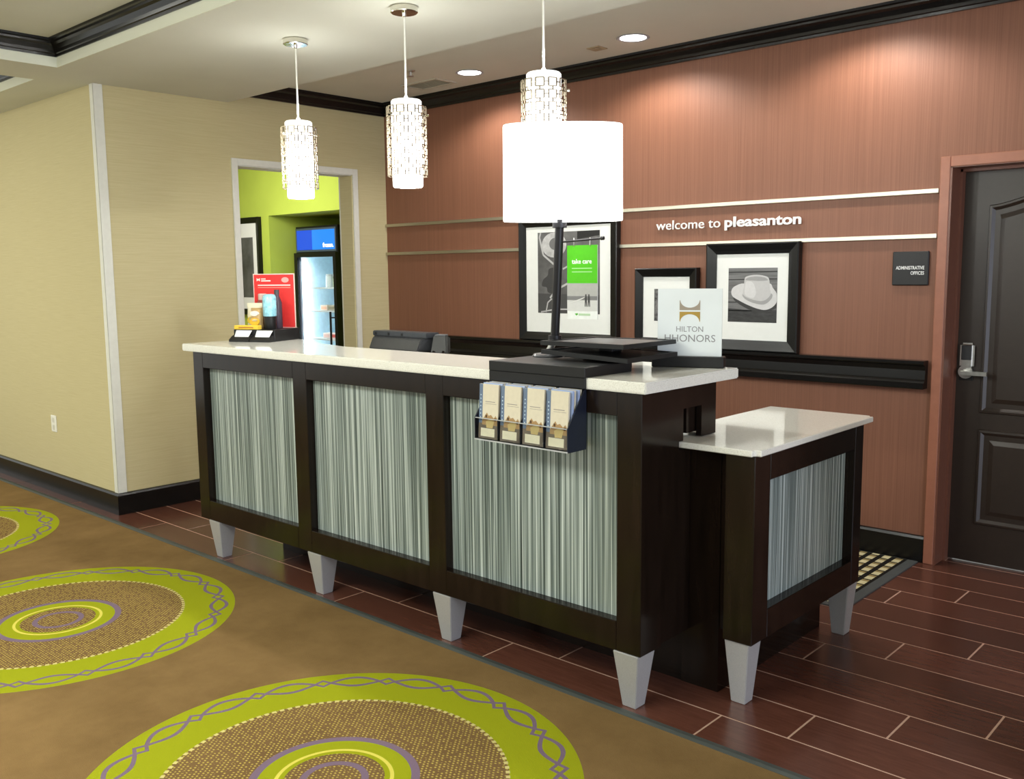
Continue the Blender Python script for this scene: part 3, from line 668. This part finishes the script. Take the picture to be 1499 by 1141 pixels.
def brochure(full, label, shade_=False):
    t = thing('brochure', label, 'brochure', (0, 0, 0), 0, 'brochures standing in the desk holder')
    W, H, T = 0.094, 0.198, 0.0085
    finish('pages', B().box(0, W, 0, T, 0, H), [CREAM if full or shade_ else PALEB], t, local=True)
    if full:
        def pr(name, x0, x1, z0, z1, mt, d=0.0004): return finish(name, B().box(x0, x1, -d, 0, z0, z1), mt, t, local=True)
        pr('cover_stripe', 0, 0.017, 0, H, BLUEG)
        for k in range(7): pr('cover_dot', 0.006, 0.010, 0.075+k*0.0135, 0.079+k*0.0135, DOT, 0.0007)
        pr('cover_foot', 0, W, 0, 0.056, BRN, 0.0006)
        q = B(); q.prism([(0.017, -0.0002, 0.050), (W, -0.0002, 0.050), (W, -0.0002, 0.070), (0.083, -0.0002, 0.086), (0.074, -0.0002, 0.076), (0.060, -0.0002, 0.088), (0.048, -0.0002, 0.084), (0.040, -0.0002, 0.095), (0.032, -0.0002, 0.086), (0.017, -0.0002, 0.064)], (0, -0.0006, 0)); finish('cover_photo', q, SEPIA, t, local=True)
        q = B(); q.prism([(0.040, -0.0008, 0.040), (0.070, -0.0008, 0.040), (0.078, -0.0008, 0.066), (0.058, -0.0008, 0.074), (0.036, -0.0008, 0.062)], (0, -0.0005, 0)); finish('cover_figures', q, GOLD, t, local=True)
        for px_, pz_ in ((0.037, 0.082), (0.082, 0.072)): pr('cover_head', px_-0.004, px_+0.004, pz_-0.005, pz_+0.005, flat('dark_brown_head', (0.09, 0.045, 0.02)), 0.0012)
        pr('cover_label', 0.012, 0.080, 0.008, 0.038, LBL, 0.001)
        pr('cover_title', 0.030, 0.078, 0.134, 0.136, INK); pr('cover_rule', 0.030, 0.086, 0.127, 0.128, INK)
    return t
where = ['leftmost', 'second from left', 'third from left', 'rightmost']
for i in range(4):
    for j in range(5):
        lab = ('%s brochure of the %s pocket' % (('front', 'second from front', 'third from front', 'second from back', 'rearmost')[j], where[i])) + (', cream cover with group photo' if j == 0 else ', only its top edge showing')
        b = brochure(j == 0, lab, j in (2, 4))
        x = hx0 + 0.004 + i*pw + 0.006 + (0.004 if j % 2 else 0.0)
        b.location = (x, hyf+0.010 + j*0.0155, 0.8925 + (0.003 if j else 0)); b.rotation_euler = (-0.055, 0, 0)

# display tray with snacks at the left end
AT = math.radians(22)
OT = Vector((-4.545, 2.705, st))
dt = thing('display_stand', 'black card stand with two white cards at left end of counter', 'stand', OT, AT)
XD = XF[dt]
q = B(); q.box(0, 0.262, 0.045, 0.285, 0, 0.064); q.bevel(0.002); finish('stand_box', q, BLACKM, dt, local=True)
for k in range(2):
    x0 = 0.0 + k*0.132
    q = B(); q.prism([(x0, 0, 0), (x0, 0.045, 0), (x0, 0.045, 0.036), (x0, 0.030, 0.030), (x0, 0, 0.012)], (0.128, 0, 0)); finish('card_tray', q, BLACKM, dt, local=True)
    q = B(); q.hexa([(x0+0.022, 0.020, 0.0262), (x0+0.112, 0.020, 0.0262), (x0+0.112, 0.022, 0.0270), (x0+0.022, 0.022, 0.0270)], [(x0+0.022, 0.040, 0.060), (x0+0.122, 0.040, 0.060), (x0+0.122, 0.042, 0.060), (x0+0.022, 0.042, 0.060)]); finish('price_card', q, WHITEP, dt, local=True)
def wpt(x, y, z): return XD @ Vector((x, y, z))
# red poster in acrylic stand
rp = thing('red_poster', 'red printed poster card in clear stand behind the snacks', 'poster', wpt(0.12, 0.262, 0.064), AT)
RW0, RW1, RH = -0.135, 0.135, 0.300
finish('poster_card', B().box(RW0+0.004, RW1-0.004, 0, 0.003, 0.003, RH-0.005), flat('poster_red', (0.62, 0.030, 0.028)), rp, local=True)
q = B(); q.box(RW0, RW1, -0.001, 0.004, RH-0.005, RH); q.box(RW1-0.004, RW1, -0.001, 0.004, 0, RH-0.005); q.box(RW0, RW0+0.004, -0.001, 0.004, 0, RH-0.005); q.box(RW0, RW1, -0.001, 0.012, 0, 0.003); finish('acrylic_edge', q, plain('pink_white_edge', (0.72, 0.52, 0.48), 0.3), rp, local=True)
WPR = flat('poster_white', (0.80, 0.62, 0.58))
def rb(name, x0, x1, z0, z1, mt=WPR): finish(name, B().box(x0, x1, -0.0006, 0, z0, z1), mt, rp, local=True)
q = B(); q.prism([(-0.112, 0, 0.258), (-0.101, 0, 0.264), (-0.090, 0, 0.258), (-0.090, 0, 0.276), (-0.101, 0, 0.270), (-0.112, 0, 0.276)], (0, -0.0006, 0)); finish('bow_mark', q, WPR, rp, local=True)
rb('print_line', -0.082, -0.052, 0.268, 0.274); rb('print_line', -0.082, -0.020, 0.257, 0.264)
q = B(); n = 20; q2 = [(0.075+0.024*math.cos(2*PI*i/n), 0, 0.265+0.015*math.sin(2*PI*i/n)) for i in range(n)]; q.prism(q2, (0, -0.0005, 0)); finish('round_mark', q, flat('poster_pink', (0.75, 0.30, 0.28)), rp, local=True)
rb('headline', -0.105, 0.108, 0.233, 0.239); rb('print_line', -0.105, 0.108, 0.221, 0.225, flat('poster_pale_red', (0.72, 0.25, 0.20)))
# snacks
def gp(name, lab, cat, x, y, rot=0, z=0.064): return thing(name, lab, cat, wpt(x, y, z), AT+rot)
t = gp('candy_box', 'flat yellow candy box lying on the black card stand', 'box', 0.075, 0.069)
finish('carton', B().box(-0.075, 0.075, -0.020, 0.022, 0, 0.022).bevel(0.002), flat('candy_yellow', (0.72, 0.50, 0.05)), t, local=True)
finish('printed_band', B().box(-0.045, 0.050, -0.0206, -0.0195, 0.007, 0.015), flat('candy_orange', (0.45, 0.20, 0.03)), t, local=True)
def bag(name, lab, x, y, w_, h_, base, spots, rot=0):
    t = gp(name, lab, 'snack bag', x, y, rot, 0.064)
    q = B(); n = 8; rows = []
    for k in range(n+1):
        z = h_*k/n; s_ = math.sin(PI*min(max(k/n, 0.0), 1))**0.6*0.020 + 0.002; wv = w_*(0.5+0.02*math.sin(k*1.9))
        ring = [(-wv, 0), (-wv*0.6, -s_), (0, -s_*1.25), (wv*0.6, -s_), (wv, 0), (wv*0.6, s_), (0, s_*1.2), (-wv*0.6, s_)]
        rows.append([q.bm.verts.new((a, b_, z)) for a, b_ in ring])
    for a, b_ in zip(rows, rows[1:]):
        for k in range(8): q.bm.faces.new((a[k], a[(k+1) % 8], b_[(k+1) % 8], b_[k]))
    q.bm.faces.new(rows[0][::-1]); q.bm.faces.new(rows[-1])
    finish('pouch', q, flat(name+'_film', base, 0.35), t, local=True, smooth=True)
    for i, (cx, cz, rw, rh, c_) in enumerate(spots):
        q = B(); q.prism([(cx+rw*math.cos(2*PI*k/12), -0.0285, cz+rh*math.sin(2*PI*k/12)) for k in range(12)], (0, 0.010, 0)); finish('printed_patch', q, flat('%s_print_%d' % (name, i), c_), t, local=True)
    return t
bag('snack_pouch', 'white and yellow snack pouch standing behind the candy box', 0.052, 0.172, 0.098, 0.140, (0.70, 0.66, 0.50), [(0, 0.045, 0.034, 0.022, (0.70, 0.50, 0.04)), (0.004, 0.052, 0.024, 0.010, (0.80, 0.76, 0.66)), (0.0, 0.09, 0.02, 0.016, (0.70, 0.62, 0.46))])
bag('nut_pouch', 'tan snack pouch with orange print beside the blue tube', 0.102, 0.121, 0.075, 0.115, (0.42, 0.28, 0.12), [(0, 0.04, 0.030, 0.022, (0.72, 0.42, 0.03)), (0.0, 0.085, 0.026, 0.014, (0.75, 0.70, 0.62)), (0.004, 0.048, 0.020, 0.008, (0.80, 0.70, 0.50))])
t = gp('spice_jar', 'dark red jar with pale cap behind the snack pouches', 'jar', 0.066, 0.228)
q = B(); q.lathe([(0.028, 0), (0.030, 0.004), (0.030, 0.140), (0.022, 0.155)], 0, 0, 24); finish('jar_body', q, flat('jar_red', (0.20, 0.035, 0.025), 0.3), t, local=True, smooth=True)
q = B(); q.lathe([(0.023, 0.155), (0.024, 0.158), (0.024, 0.186), (0.020, 0.190)], 0, 0, 24); finish('cap', q, flat('jar_cap', (0.56, 0.40, 0.36)), t, local=True, smooth=True)
t = gp('drink_tube', 'shiny pale blue insulated bottle with black base among snacks', 'bottle', 0.182, 0.125)
q = B(); q.lathe([(0.032, 0), (0.034, 0.004), (0.034, 0.070)], 0, 0, 28); finish('bottle_base', q, BLACKP, t, local=True, smooth=True)
q = B(); q.lathe([(0.036, 0.070), (0.037, 0.074), (0.037, 0.170), (0.030, 0.186), (0.020, 0.190)], 0, 0, 28); finish('bottle_body', q, plain('blue_bottle_film', (0.24, 0.50, 0.60), 0.12, var=0.4, scale=45), t, local=True, smooth=True)
t = gp('dark_bottle', 'dark capped bottle half hidden behind the pale blue bottle', 'bottle', 0.176, 0.205)
q = B(); q.lathe([(0.025, 0), (0.027, 0.004), (0.027, 0.140), (0.013, 0.176), (0.012, 0.185)], 0, 0, 24); finish('bottle_body', q, flat('dark_bottle', (0.05, 0.035, 0.05), 0.25), t, local=True, smooth=True)
q = B(); q.lathe([(0.014, 0.185), (0.014, 0.212)], 0, 0, 18); finish('cap', q, flat('dark_cap', (0.05, 0.045, 0.05)), t, local=True, smooth=True)

# monitor seen from behind and card reader
mo = thing('monitor', 'grey-black monitor seen from behind over the counter back', 'monitor', (-3.79, 3.27, 0.79), -0.02)
q = B(); q.hexa([(-0.205, 0.03, 0.235), (0.170, 0.03, 0.235), (0.195, 0.10, 0.235), (-0.215, 0.10, 0.235)], [(-0.215, -0.045, 0.300), (0.185, -0.045, 0.300), (0.215, 0.06, 0.395), (-0.225, 0.06, 0.395)])
q.hexa([(-0.215, -0.045, 0.300), (0.185, -0.045, 0.300), (0.215, 0.06, 0.300), (-0.225, 0.06, 0.300)], [(-0.212, -0.020, 0.358), (0.190, -0.020, 0.358), (0.215, 0.06, 0.395), (-0.225, 0.06, 0.395)])
q.bevel(0.004, 2); finish('back_shell', q, GREYP, mo, local=True)
q = B(); q.box(-0.228, 0.218, -0.005, 0.085, 0.366, 0.394); q.bevel(0.004, 2); finish('top_bezel', q, plain('grey_bezel', (0.036, 0.040, 0.046), 0.35), mo, local=True)
for x in (-0.09, 0.02, -0.20): finish('vent_slot', B().box(x-0.007, x+0.007, -0.0065, 0.002, 0.373, 0.387), BLACKP, mo, local=True)
q = B(); q.box(-0.05, 0.02, 0.03, 0.06, 0.012, 0.25); q.box(-0.12, 0.10, -0.06, 0.14, 0, 0.012); finish('monitor_stand', q, BLACKP, mo, local=True)
cr = thing('card_reader', 'small black card reader on a swivel post beside the monitor', 'card reader', (-3.515, 3.30, 0.79), 0.5)
q = B(); q.hexa([(-0.045, -0.025, 0.290), (0.045, -0.025, 0.290), (0.045, 0.040, 0.290), (-0.045, 0.040, 0.290)], [(-0.036, 0.005, 0.385), (0.036, 0.005, 0.385), (0.040, 0.055, 0.372), (-0.040, 0.055, 0.372)]); q.bevel(0.006, 2); finish('reader_body', q, BLACKP, cr, local=True)
finish('reader_top', B().box(-0.030, 0.030, 0.004, 0.050, 0.378, 0.387).bevel(0.003), plain('grey_reader_top', (0.09, 0.095, 0.10), 0.3), cr, local=True)
q = B(); q.tube((0, 0.01, 0.012), (0, 0.01, 0.30), 0.016, 12); q.lathe([(0.07, 0), (0.065, 0.012)], 0, 0.01, 24); finish('reader_post', q, BLACKP, cr, local=True)
for x in (-0.024, 0.026):
    q = B(); q.tube((x, -0.024, 0.300), (x, -0.032, 0.300), 0.007, 12); finish('button', q, CHROME, cr, local=True)

# ------------------------------------------------------------------ pictures on the ledge
FRAME = plain('black_picture_frame', (0.006, 0.006, 0.006), 0.30, spec=0.3, var=0.1)
def picture(name, lab, x0, x1, z0, z1, bw, y=4.790, depth=0.03, cat='picture'):
    t = thing(name, lab, cat, ((x0+x1)/2, y, z0))
    fp = [(0, y), (0.35, y-0.004), (0.8, y-0.012), (1.0, y-0.006)]
    q = B(); rings = []
    def ring(k, yy): return [q.bm.verts.new((a, yy, b_)) for a, b_ in ((x0+k, z0+k), (x1-k, z0+k), (x1-k, z1-k), (x0+k, z1-k))]
    rings = [ring(0, y+depth), ring(0, y-0.010), ring(bw*0.12, y-0.014), ring(bw*0.7, y-0.004), ring(bw, y), ring(bw, y+depth)]
    for a, b_ in zip(rings, rings[1:] + [rings[0]]):
        for k in range(4): q.bm.faces.new((a[k], a[(k+1) % 4], b_[(k+1) % 4], b_[k]))
    finish('frame', q, FRAME, t)
    finish('mat_board', B().box(x0+bw, x1-bw, y+0.006, y+0.014, z0+bw, z1-bw), MATB, t)
    return t
def ppoly(t, name, pts, y, mt, th=0.0005):
    q = B(); q.prism([(x, y, z) for x, z in pts], (0, -th, 0)); return finish(name, q, mt, t)
def smooth(pts, k=4):
    out = []; n = len(pts)
    for i in range(n):
        p0, p1, p2, p3 = [Vector(pts[(i+d) % n]) for d in (-1, 0, 1, 2)]
        for j in range(k):
            u = j/k; v = 0.5*((2*p1) + (p2-p0)*u + (2*p0-5*p1+4*p2-p3)*u*u + (3*p1-p0-3*p2+p3)*u**3); out.append((v.x, v.y))
    return out
def pline(t, name, pts, wd, y, mt):
    q = B()
    for a, b_ in zip(pts, pts[1:]):
        d = Vector((b_[0]-a[0], b_[1]-a[1])).normalized(); n_ = Vector((-d.y, d.x))*wd/2
        q.prism([(a[0]+n_.x, y, a[1]+n_.y), (b_[0]+n_.x, y, b_[1]+n_.y), (b_[0]-n_.x, y, b_[1]-n_.y), (a[0]-n_.x, y, a[1]-n_.y)], (0, -0.0004, 0))
    return finish(name, q, mt, t)
def photo_mat(name, lo, hi, sc):
    m = NT(name, 0.35, spec=0.4); f = m.noise(m.map(sc), 1, 4, 0.6); m.col(m.ramp(f, [(0.3, (lo,)*3), (0.7, (hi,)*3)])); return m.m
G1, G2, G3, G4 = flat('print_charcoal', (0.022,)*3), flat('print_dark_grey', (0.05,)*3), flat('print_mid_grey', (0.16,)*3), flat('print_pale_grey', (0.48,)*3)
YP = 4.790
t = picture('framed_print', 'large black framed monochrome print partly behind the lamp pole', -4.295, -3.475, 1.036, 1.845, 0.056)
ppoly(t, 'print', [(-4.136, 1.220), (-3.618, 1.220), (-3.618, 1.752), (-4.136, 1.752)], YP+0.006, photo_mat('print_ground', 0.055, 0.17, (5, 5, 5)))
ppoly(t, 'print_disc', [(-3.995+0.105*math.cos(a), 1.668+0.082*math.sin(a)) for a in [2*PI*k/24 for k in range(24)]], YP+0.0054, photo_mat('print_disc_tone', 0.35, 0.62, (20, 20, 20)))
ppoly(t, 'print_disc_core', [(-3.985+0.05*math.cos(a), 1.675+0.04*math.sin(a)) for a in [2*PI*k/18 for k in range(18)]], YP+0.0048, G3)
ppoly(t, 'print_tree', smooth([(-4.10, 1.40), (-4.09, 1.44), (-4.05, 1.47), (-4.04, 1.51), (-3.99, 1.52), (-3.95, 1.49), (-3.93, 1.44), (-3.96, 1.40), (-4.00, 1.39), (-4.01, 1.35), (-4.05, 1.36), (-4.06, 1.39)]), YP+0.0054, G2)
ppoly(t, 'print_field', [(-4.136, 1.220), (-3.618, 1.220), (-3.618, 1.34), (-4.136, 1.35)], YP+0.0056, flat('print_field_tone', (0.065,)*3))
pline(t, 'print_line', [(-4.11, 1.75), (-4.12, 1.72), (-4.088, 1.605), (-3.972, 1.525)], 0.013, YP+0.005, G4)
pline(t, 'print_line', [(-3.92, 1.51), (-3.80, 1.56)], 0.011, YP+0.005, G4)
pline(t, 'print_line', [(-4.03, 1.32), (-3.98, 1.372), (-3.86, 1.425), (-3.70, 1.45)], 0.013, YP+0.005, G4)
pline(t, 'print_line', [(-4.066, 1.225), (-4.05, 1.29), (-4.02, 1.312), (-3.985, 1.316)], 0.009, YP+0.005, G4)
pline(t, 'print_line', [(-4.11, 1.226), (-3.98, 1.246), (-3.75, 1.25)], 0.009, YP+0.005, G4)
ppoly(t, 'print_fence', [(-3.80, 1.70), (-3.62, 1.72), (-3.62, 1.752), (-3.80, 1.752)], YP+0.0054, G1)
t = picture('framed_print', 'small black framed print behind the frosted tabletop sign', -3.338, -2.905, 1.036, 1.508, 0.052)
ppoly(t, 'print', [(-3.206, 1.190), (-3.035, 1.190), (-3.035, 1.383), (-3.206, 1.383)], YP+0.006, photo_mat('small_print_tone', 0.02, 0.20, (40, 40, 40)))
t = picture('framed_print', 'black framed photograph of a pale cowboy hat', -2.842, -2.276, 1.036, 1.642, 0.062)
ppoly(t, 'print', [(-2.704, 1.199), (-2.404, 1.199), (-2.404, 1.502), (-2.704, 1.502)], YP+0.006, photo_mat('plank_photo', 0.075, 0.19, (4, 4, 55)))
for z in (1.262, 1.31, 1.437, 1.478): pline(t, 'plank_line', [(-2.704, z), (-2.404, z+0.004)], 0.005, YP+0.0055, G1)
ppoly(t, 'photo_shadow', [(-2.704, 1.199), (-2.404, 1.199), (-2.404, 1.262), (-2.50, 1.262), (-2.704, 1.275)], YP+0.0056, photo_mat('plank_shadow', 0.022, 0.05, (20, 20, 60)))
def hatp(name, pts, dy, c): ppoly(t, name, [(min(x, -2.4042), z) for x, z in smooth(pts)], YP+dy, flat(name+'_tone', (c,)*3))
hatp('hat_shadow', [(-2.672, 1.336), (-2.60, 1.282), (-2.50, 1.254), (-2.404, 1.285), (-2.404, 1.34), (-2.55, 1.36)], 0.0052, 0.045)
hatp('hat_brim', [(-2.684, 1.362), (-2.678, 1.388), (-2.650, 1.406), (-2.606, 1.416), (-2.53, 1.40), (-2.45, 1.416), (-2.43, 1.392), (-2.406, 1.360), (-2.404, 1.318), (-2.428, 1.287), (-2.470, 1.270), (-2.52, 1.276), (-2.58, 1.296), (-2.63, 1.318), (-2.672, 1.340)], 0.0050, 0.60)
hatp('hat_band', [(-2.614, 1.352), (-2.59, 1.325), (-2.54, 1.306), (-2.48, 1.300), (-2.438, 1.330), (-2.436, 1.36), (-2.50, 1.36), (-2.58, 1.37)], 0.0046, 0.34)
hatp('hat_crown', [(-2.608, 1.352), (-2.604, 1.40), (-2.602, 1.44), (-2.588, 1.456), (-2.53, 1.464), (-2.47, 1.455), (-2.452, 1.436), (-2.448, 1.39), (-2.443, 1.352), (-2.485, 1.320), (-2.55, 1.326)], 0.0043, 0.52)
hatp('hat_crown_light', [(-2.600, 1.36), (-2.597, 1.41), (-2.585, 1.428), (-2.55, 1.42), (-2.53, 1.37), (-2.545, 1.336), (-2.58, 1.342)], 0.0040, 0.62)
hatp('hat_crease', [(-2.596, 1.436), (-2.575, 1.450), (-2.53, 1.455), (-2.48, 1.449), (-2.460, 1.434), (-2.50, 1.430), (-2.55, 1.432)], 0.0038, 0.33)
# office sign
osn = thing('door_sign', 'square black plaque reading ADMINISTRATIVE OFFICES beside the door', 'sign', (-1.70, RY, 1.40))
finish('plaque', B().box(-1.790, -1.614, RY-0.016, RY+0.001, 1.406, 1.574).bevel(0.004), BLACKM, osn)
text('ADMINISTRATIVE', face_m(-1.633, RY-0.0165, 1.485), 0.024, LETTER, osn, off=0.012, ext=0.01, width=0.138, align='r')
text('OFFICES', face_m(-1.633, RY-0.0165, 1.459), 0.024, LETTER, osn, off=0.012, ext=0.01, width=0.066, align='r')
# outlet
ou = thing('wall_outlet', 'white electrical outlet low on the yellow wall', 'outlet', (-6.645, YY, 0.42))
finish('cover_plate', B().box(-6.690, -6.606, YY-0.006, YY+0.001, 0.430, 0.546).bevel(0.003), WHITEPL, ou)
for z in (0.462, 0.513): finish('socket', B().box(-6.664, -6.632, YY-0.008, YY-0.005, z-0.017, z+0.017).bevel(0.003), plain('socket_ivory', (0.6, 0.58, 0.5), 0.4), ou)
# mat behind the lower desk
mt = thing('door_mat', 'dark checked cream and olive floor mat beside the lower desk', 'mat', (-2.1, 4.38, 0))
finish('pile', B().box(-2.60, -1.650, 3.95, 4.800, 0.0, 0.007), MAT, mt)
q = B()
for a in ((-2.64, -1.600, 3.91, 3.95), (-2.64, -1.600, 4.800, 4.806), (-1.650, -1.600, 3.95, 4.800), (-2.64, -2.60, 3.95, 4.800)): q.box(*a, 0.0, 0.006)
finish('rubber_border', q, MATEDGE, mt)

# ------------------------------------------------------------------ pantry: fridge, goods, picture
FX0, FX1, FY = -8.335, -7.63, 5.80
fg = thing('glass_door_fridge', 'black glass-door drinks fridge with blue lit header in green alcove', 'fridge', ((FX0+FX1)/2, FY+0.35, 0))
q = B(); q.box(FX0, FX0+0.03, FY, 6.5, 0.08, 1.985); q.box(FX1-0.03, FX1, FY, 6.5, 0.08, 1.985); q.box(FX0+0.03, FX1-0.03, FY, 6.5, 1.70, 1.985); q.box(FX0+0.03, FX1-0.03, 6.46, 6.5, 0.08, 1.70); q.box(FX0, FX1, FY+0.03, 6.5, 0, 0.08); q.box(FX0+0.03, FX1-0.03, FY, 6.46, 0.08, 0.20)
finish('cabinet', q, BLACKP, fg)
q = B(); q.box(FX0+0.03, FX0+0.034, FY+0.03, 6.46, 0.2, 1.70); q.box(FX1-0.034, FX1-0.03, FY+0.03, 6.46, 0.2, 1.70); q.box(FX0+0.034, FX1-0.034, 6.455, 6.46, 0.2, 1.70); q.box(FX0+0.034, FX1-0.034, FY+0.04, 6.455, 1.695, 1.70); finish('liner', q, plain('pale_blue_liner', (0.62, 0.78, 0.82), 0.4), fg)
m = NT('blue_display', 0.2); X, Y, Z = m.xyz()
c = m.mix(m.ma('LESS_THAN', X, -0.06), (0.012, 0.16, 0.62), (0.004, 0.045, 0.42)); m.col((0.01, 0.02, 0.06)); m.emit(c, 1.15)
hd = finish('header_sign', B().box(FX0+0.025, FX1-0.04, FY-0.012, FY, 1.745, 1.945).bevel(0.004), m.m, fg)
q = B(); q.box(FX0+0.005, FX1-0.02, FY-0.008, FY-0.001, 1.725, 1.745); q.box(FX0+0.005, FX1-0.02, FY-0.008, FY-0.001, 1.945, 1.965); q.box(FX0+0.005, FX0+0.025, FY-0.008, FY-0.001, 1.745, 1.945); q.box(FX1-0.04, FX1-0.02, FY-0.008, FY-0.001, 1.745, 1.945); finish('header_bezel', q, plain('grey_header_bezel', (0.06, 0.09, 0.12), 0.4), fg)
text('frozen.', face_m(FX1-0.055, FY-0.0125, 1.768), 0.062, glow('lit_white_letter', (1, 1, 1), 0.9), fg, off=0.02, ext=0.01, align='r', width=0.175)
q = B(); z0, z1 = 0.09, 1.715
for a in ((FX0, FX0+0.05, z0, z1), (FX1-0.045, FX1, z0, z1), (FX0+0.05, FX1-0.045, z1-0.045, z1), (FX0+0.05, FX1-0.045, z0, z0+0.06)): q.box(a[0], a[1], FY-0.035, FY-0.001, a[2], a[3])
dd = finish('door', q, BLACKP, fg)
m = NT('fridge_glass', 0.02); m.b.inputs['Transmission Weight'].default_value = 1; m.b.inputs['IOR'].default_value = 1.05; m.col((0.96, 0.99, 1.0)); FGL = m.m
finish('pane', B().box(FX0+0.05, FX1-0.045, FY-0.022, FY-0.018, z0+0.06, z1-0.045), FGL, dd)
q = B(); q.tube((FX1-0.060, FY-0.075, 0.60), (FX1-0.060, FY-0.075, 1.12), 0.011, 12)
for z in (0.66, 1.06): q.tube((FX1-0.060, FY-0.075, z), (FX1-0.030, FY-0.030, z), 0.007, 8)
finish('handle', q, BLACKP, dd)
finish('tube_light', B().box(FX0+0.036, FX0+0.085, FY+0.035, FY+0.075, 0.25, 1.63), glow('fridge_tube', (0.75, 0.86, 1.0), 11.0), fg)
for z in (1.360, 1.120, 0.830, 0.55): finish('shelf', B().box(FX0+0.09, FX1-0.036, FY+0.06, 6.44, z-0.016, z), plain('white_wire_shelf', (0.75, 0.82, 0.84), 0.4), fg)
def good(kind, lab, x, y, z, c1, c2):
    if kind == 'jar':
        t = thing('food_jar', lab, 'jar', (x, y, z), 0, 'goods on the fridge shelves')
        q = B(); q.lathe([(0.040, 0), (0.043, 0.004), (0.043, 0.105), (0.036, 0.115)], 0, 0, 20); finish('jar_body', q, flat('jar_glass_%d' % len(bpy.data.materials), c1, 0.3), t, local=True, smooth=True)
        q = B(); q.lathe([(0.040, 0.115), (0.040, 0.135)], 0, 0, 20); finish('lid', q, flat('jar_lid_%d' % len(bpy.data.materials), c2), t, local=True)
    else:
        t = thing('food_carton', lab, 'carton', (x, y, z), 0, 'goods on the fridge shelves')
        finish('carton', B().box(-0.06, 0.06, -0.05, 0.05, 0, 0.055).bevel(0.003), flat('carton_%d' % len(bpy.data.materials), c1), t, local=True)
        finish('printed_band', B().box(-0.045, 0.045, -0.0508, -0.0496, 0.012, 0.042), flat('carton_print_%d' % len(bpy.data.materials), c2), t, local=True)
good('jar', 'pale jar on fridge top shelf, nearest the lit tube', -8.05, 6.0, 1.360, (0.62, 0.68, 0.66), (0.45, 0.5, 0.5))
good('jar', 'green-brown food jar in middle of fridge top shelf', -7.93, 6.0, 1.360, (0.30, 0.34, 0.16), (0.62, 0.66, 0.60))
good('jar', 'brownish food jar on fridge top shelf, nearest the handle', -7.79, 6.0, 1.360, (0.34, 0.30, 0.16), (0.62, 0.66, 0.60))
good('carton', 'pale orange carton on second fridge shelf', -8.06, 5.97, 1.120, (0.70, 0.56, 0.44), (0.74, 0.40, 0.25))
good('carton', 'brown and white carton on second fridge shelf, middle', -7.93, 5.97, 1.120, (0.48, 0.44, 0.34), (0.26, 0.22, 0.13))
good('carton', 'lime yellow carton on second fridge shelf beside the handle', -7.79, 5.97, 1.120, (0.52, 0.58, 0.06), (0.62, 0.62, 0.10))
good('carton', 'pale carton on third fridge shelf', -8.03, 5.97, 0.830, (0.74, 0.62, 0.56), (0.74, 0.48, 0.42))
good('carton', 'red printed carton on third fridge shelf', -7.89, 5.97, 0.830, (0.74, 0.58, 0.54), (0.58, 0.10, 0.08))
# picture on the green wall
t = picture('framed_print', 'tall black framed print on the lime green pantry wall', -9.20, -8.505, 1.08, 2.09, 0.060, y=5.468)
ppoly(t, 'print', [(-9.05, 1.26), (-8.640, 1.26), (-8.640, 1.885), (-9.05, 1.885)], 5.473, photo_mat('pantry_print_tone', 0.03, 0.16, (3, 3, 3)))
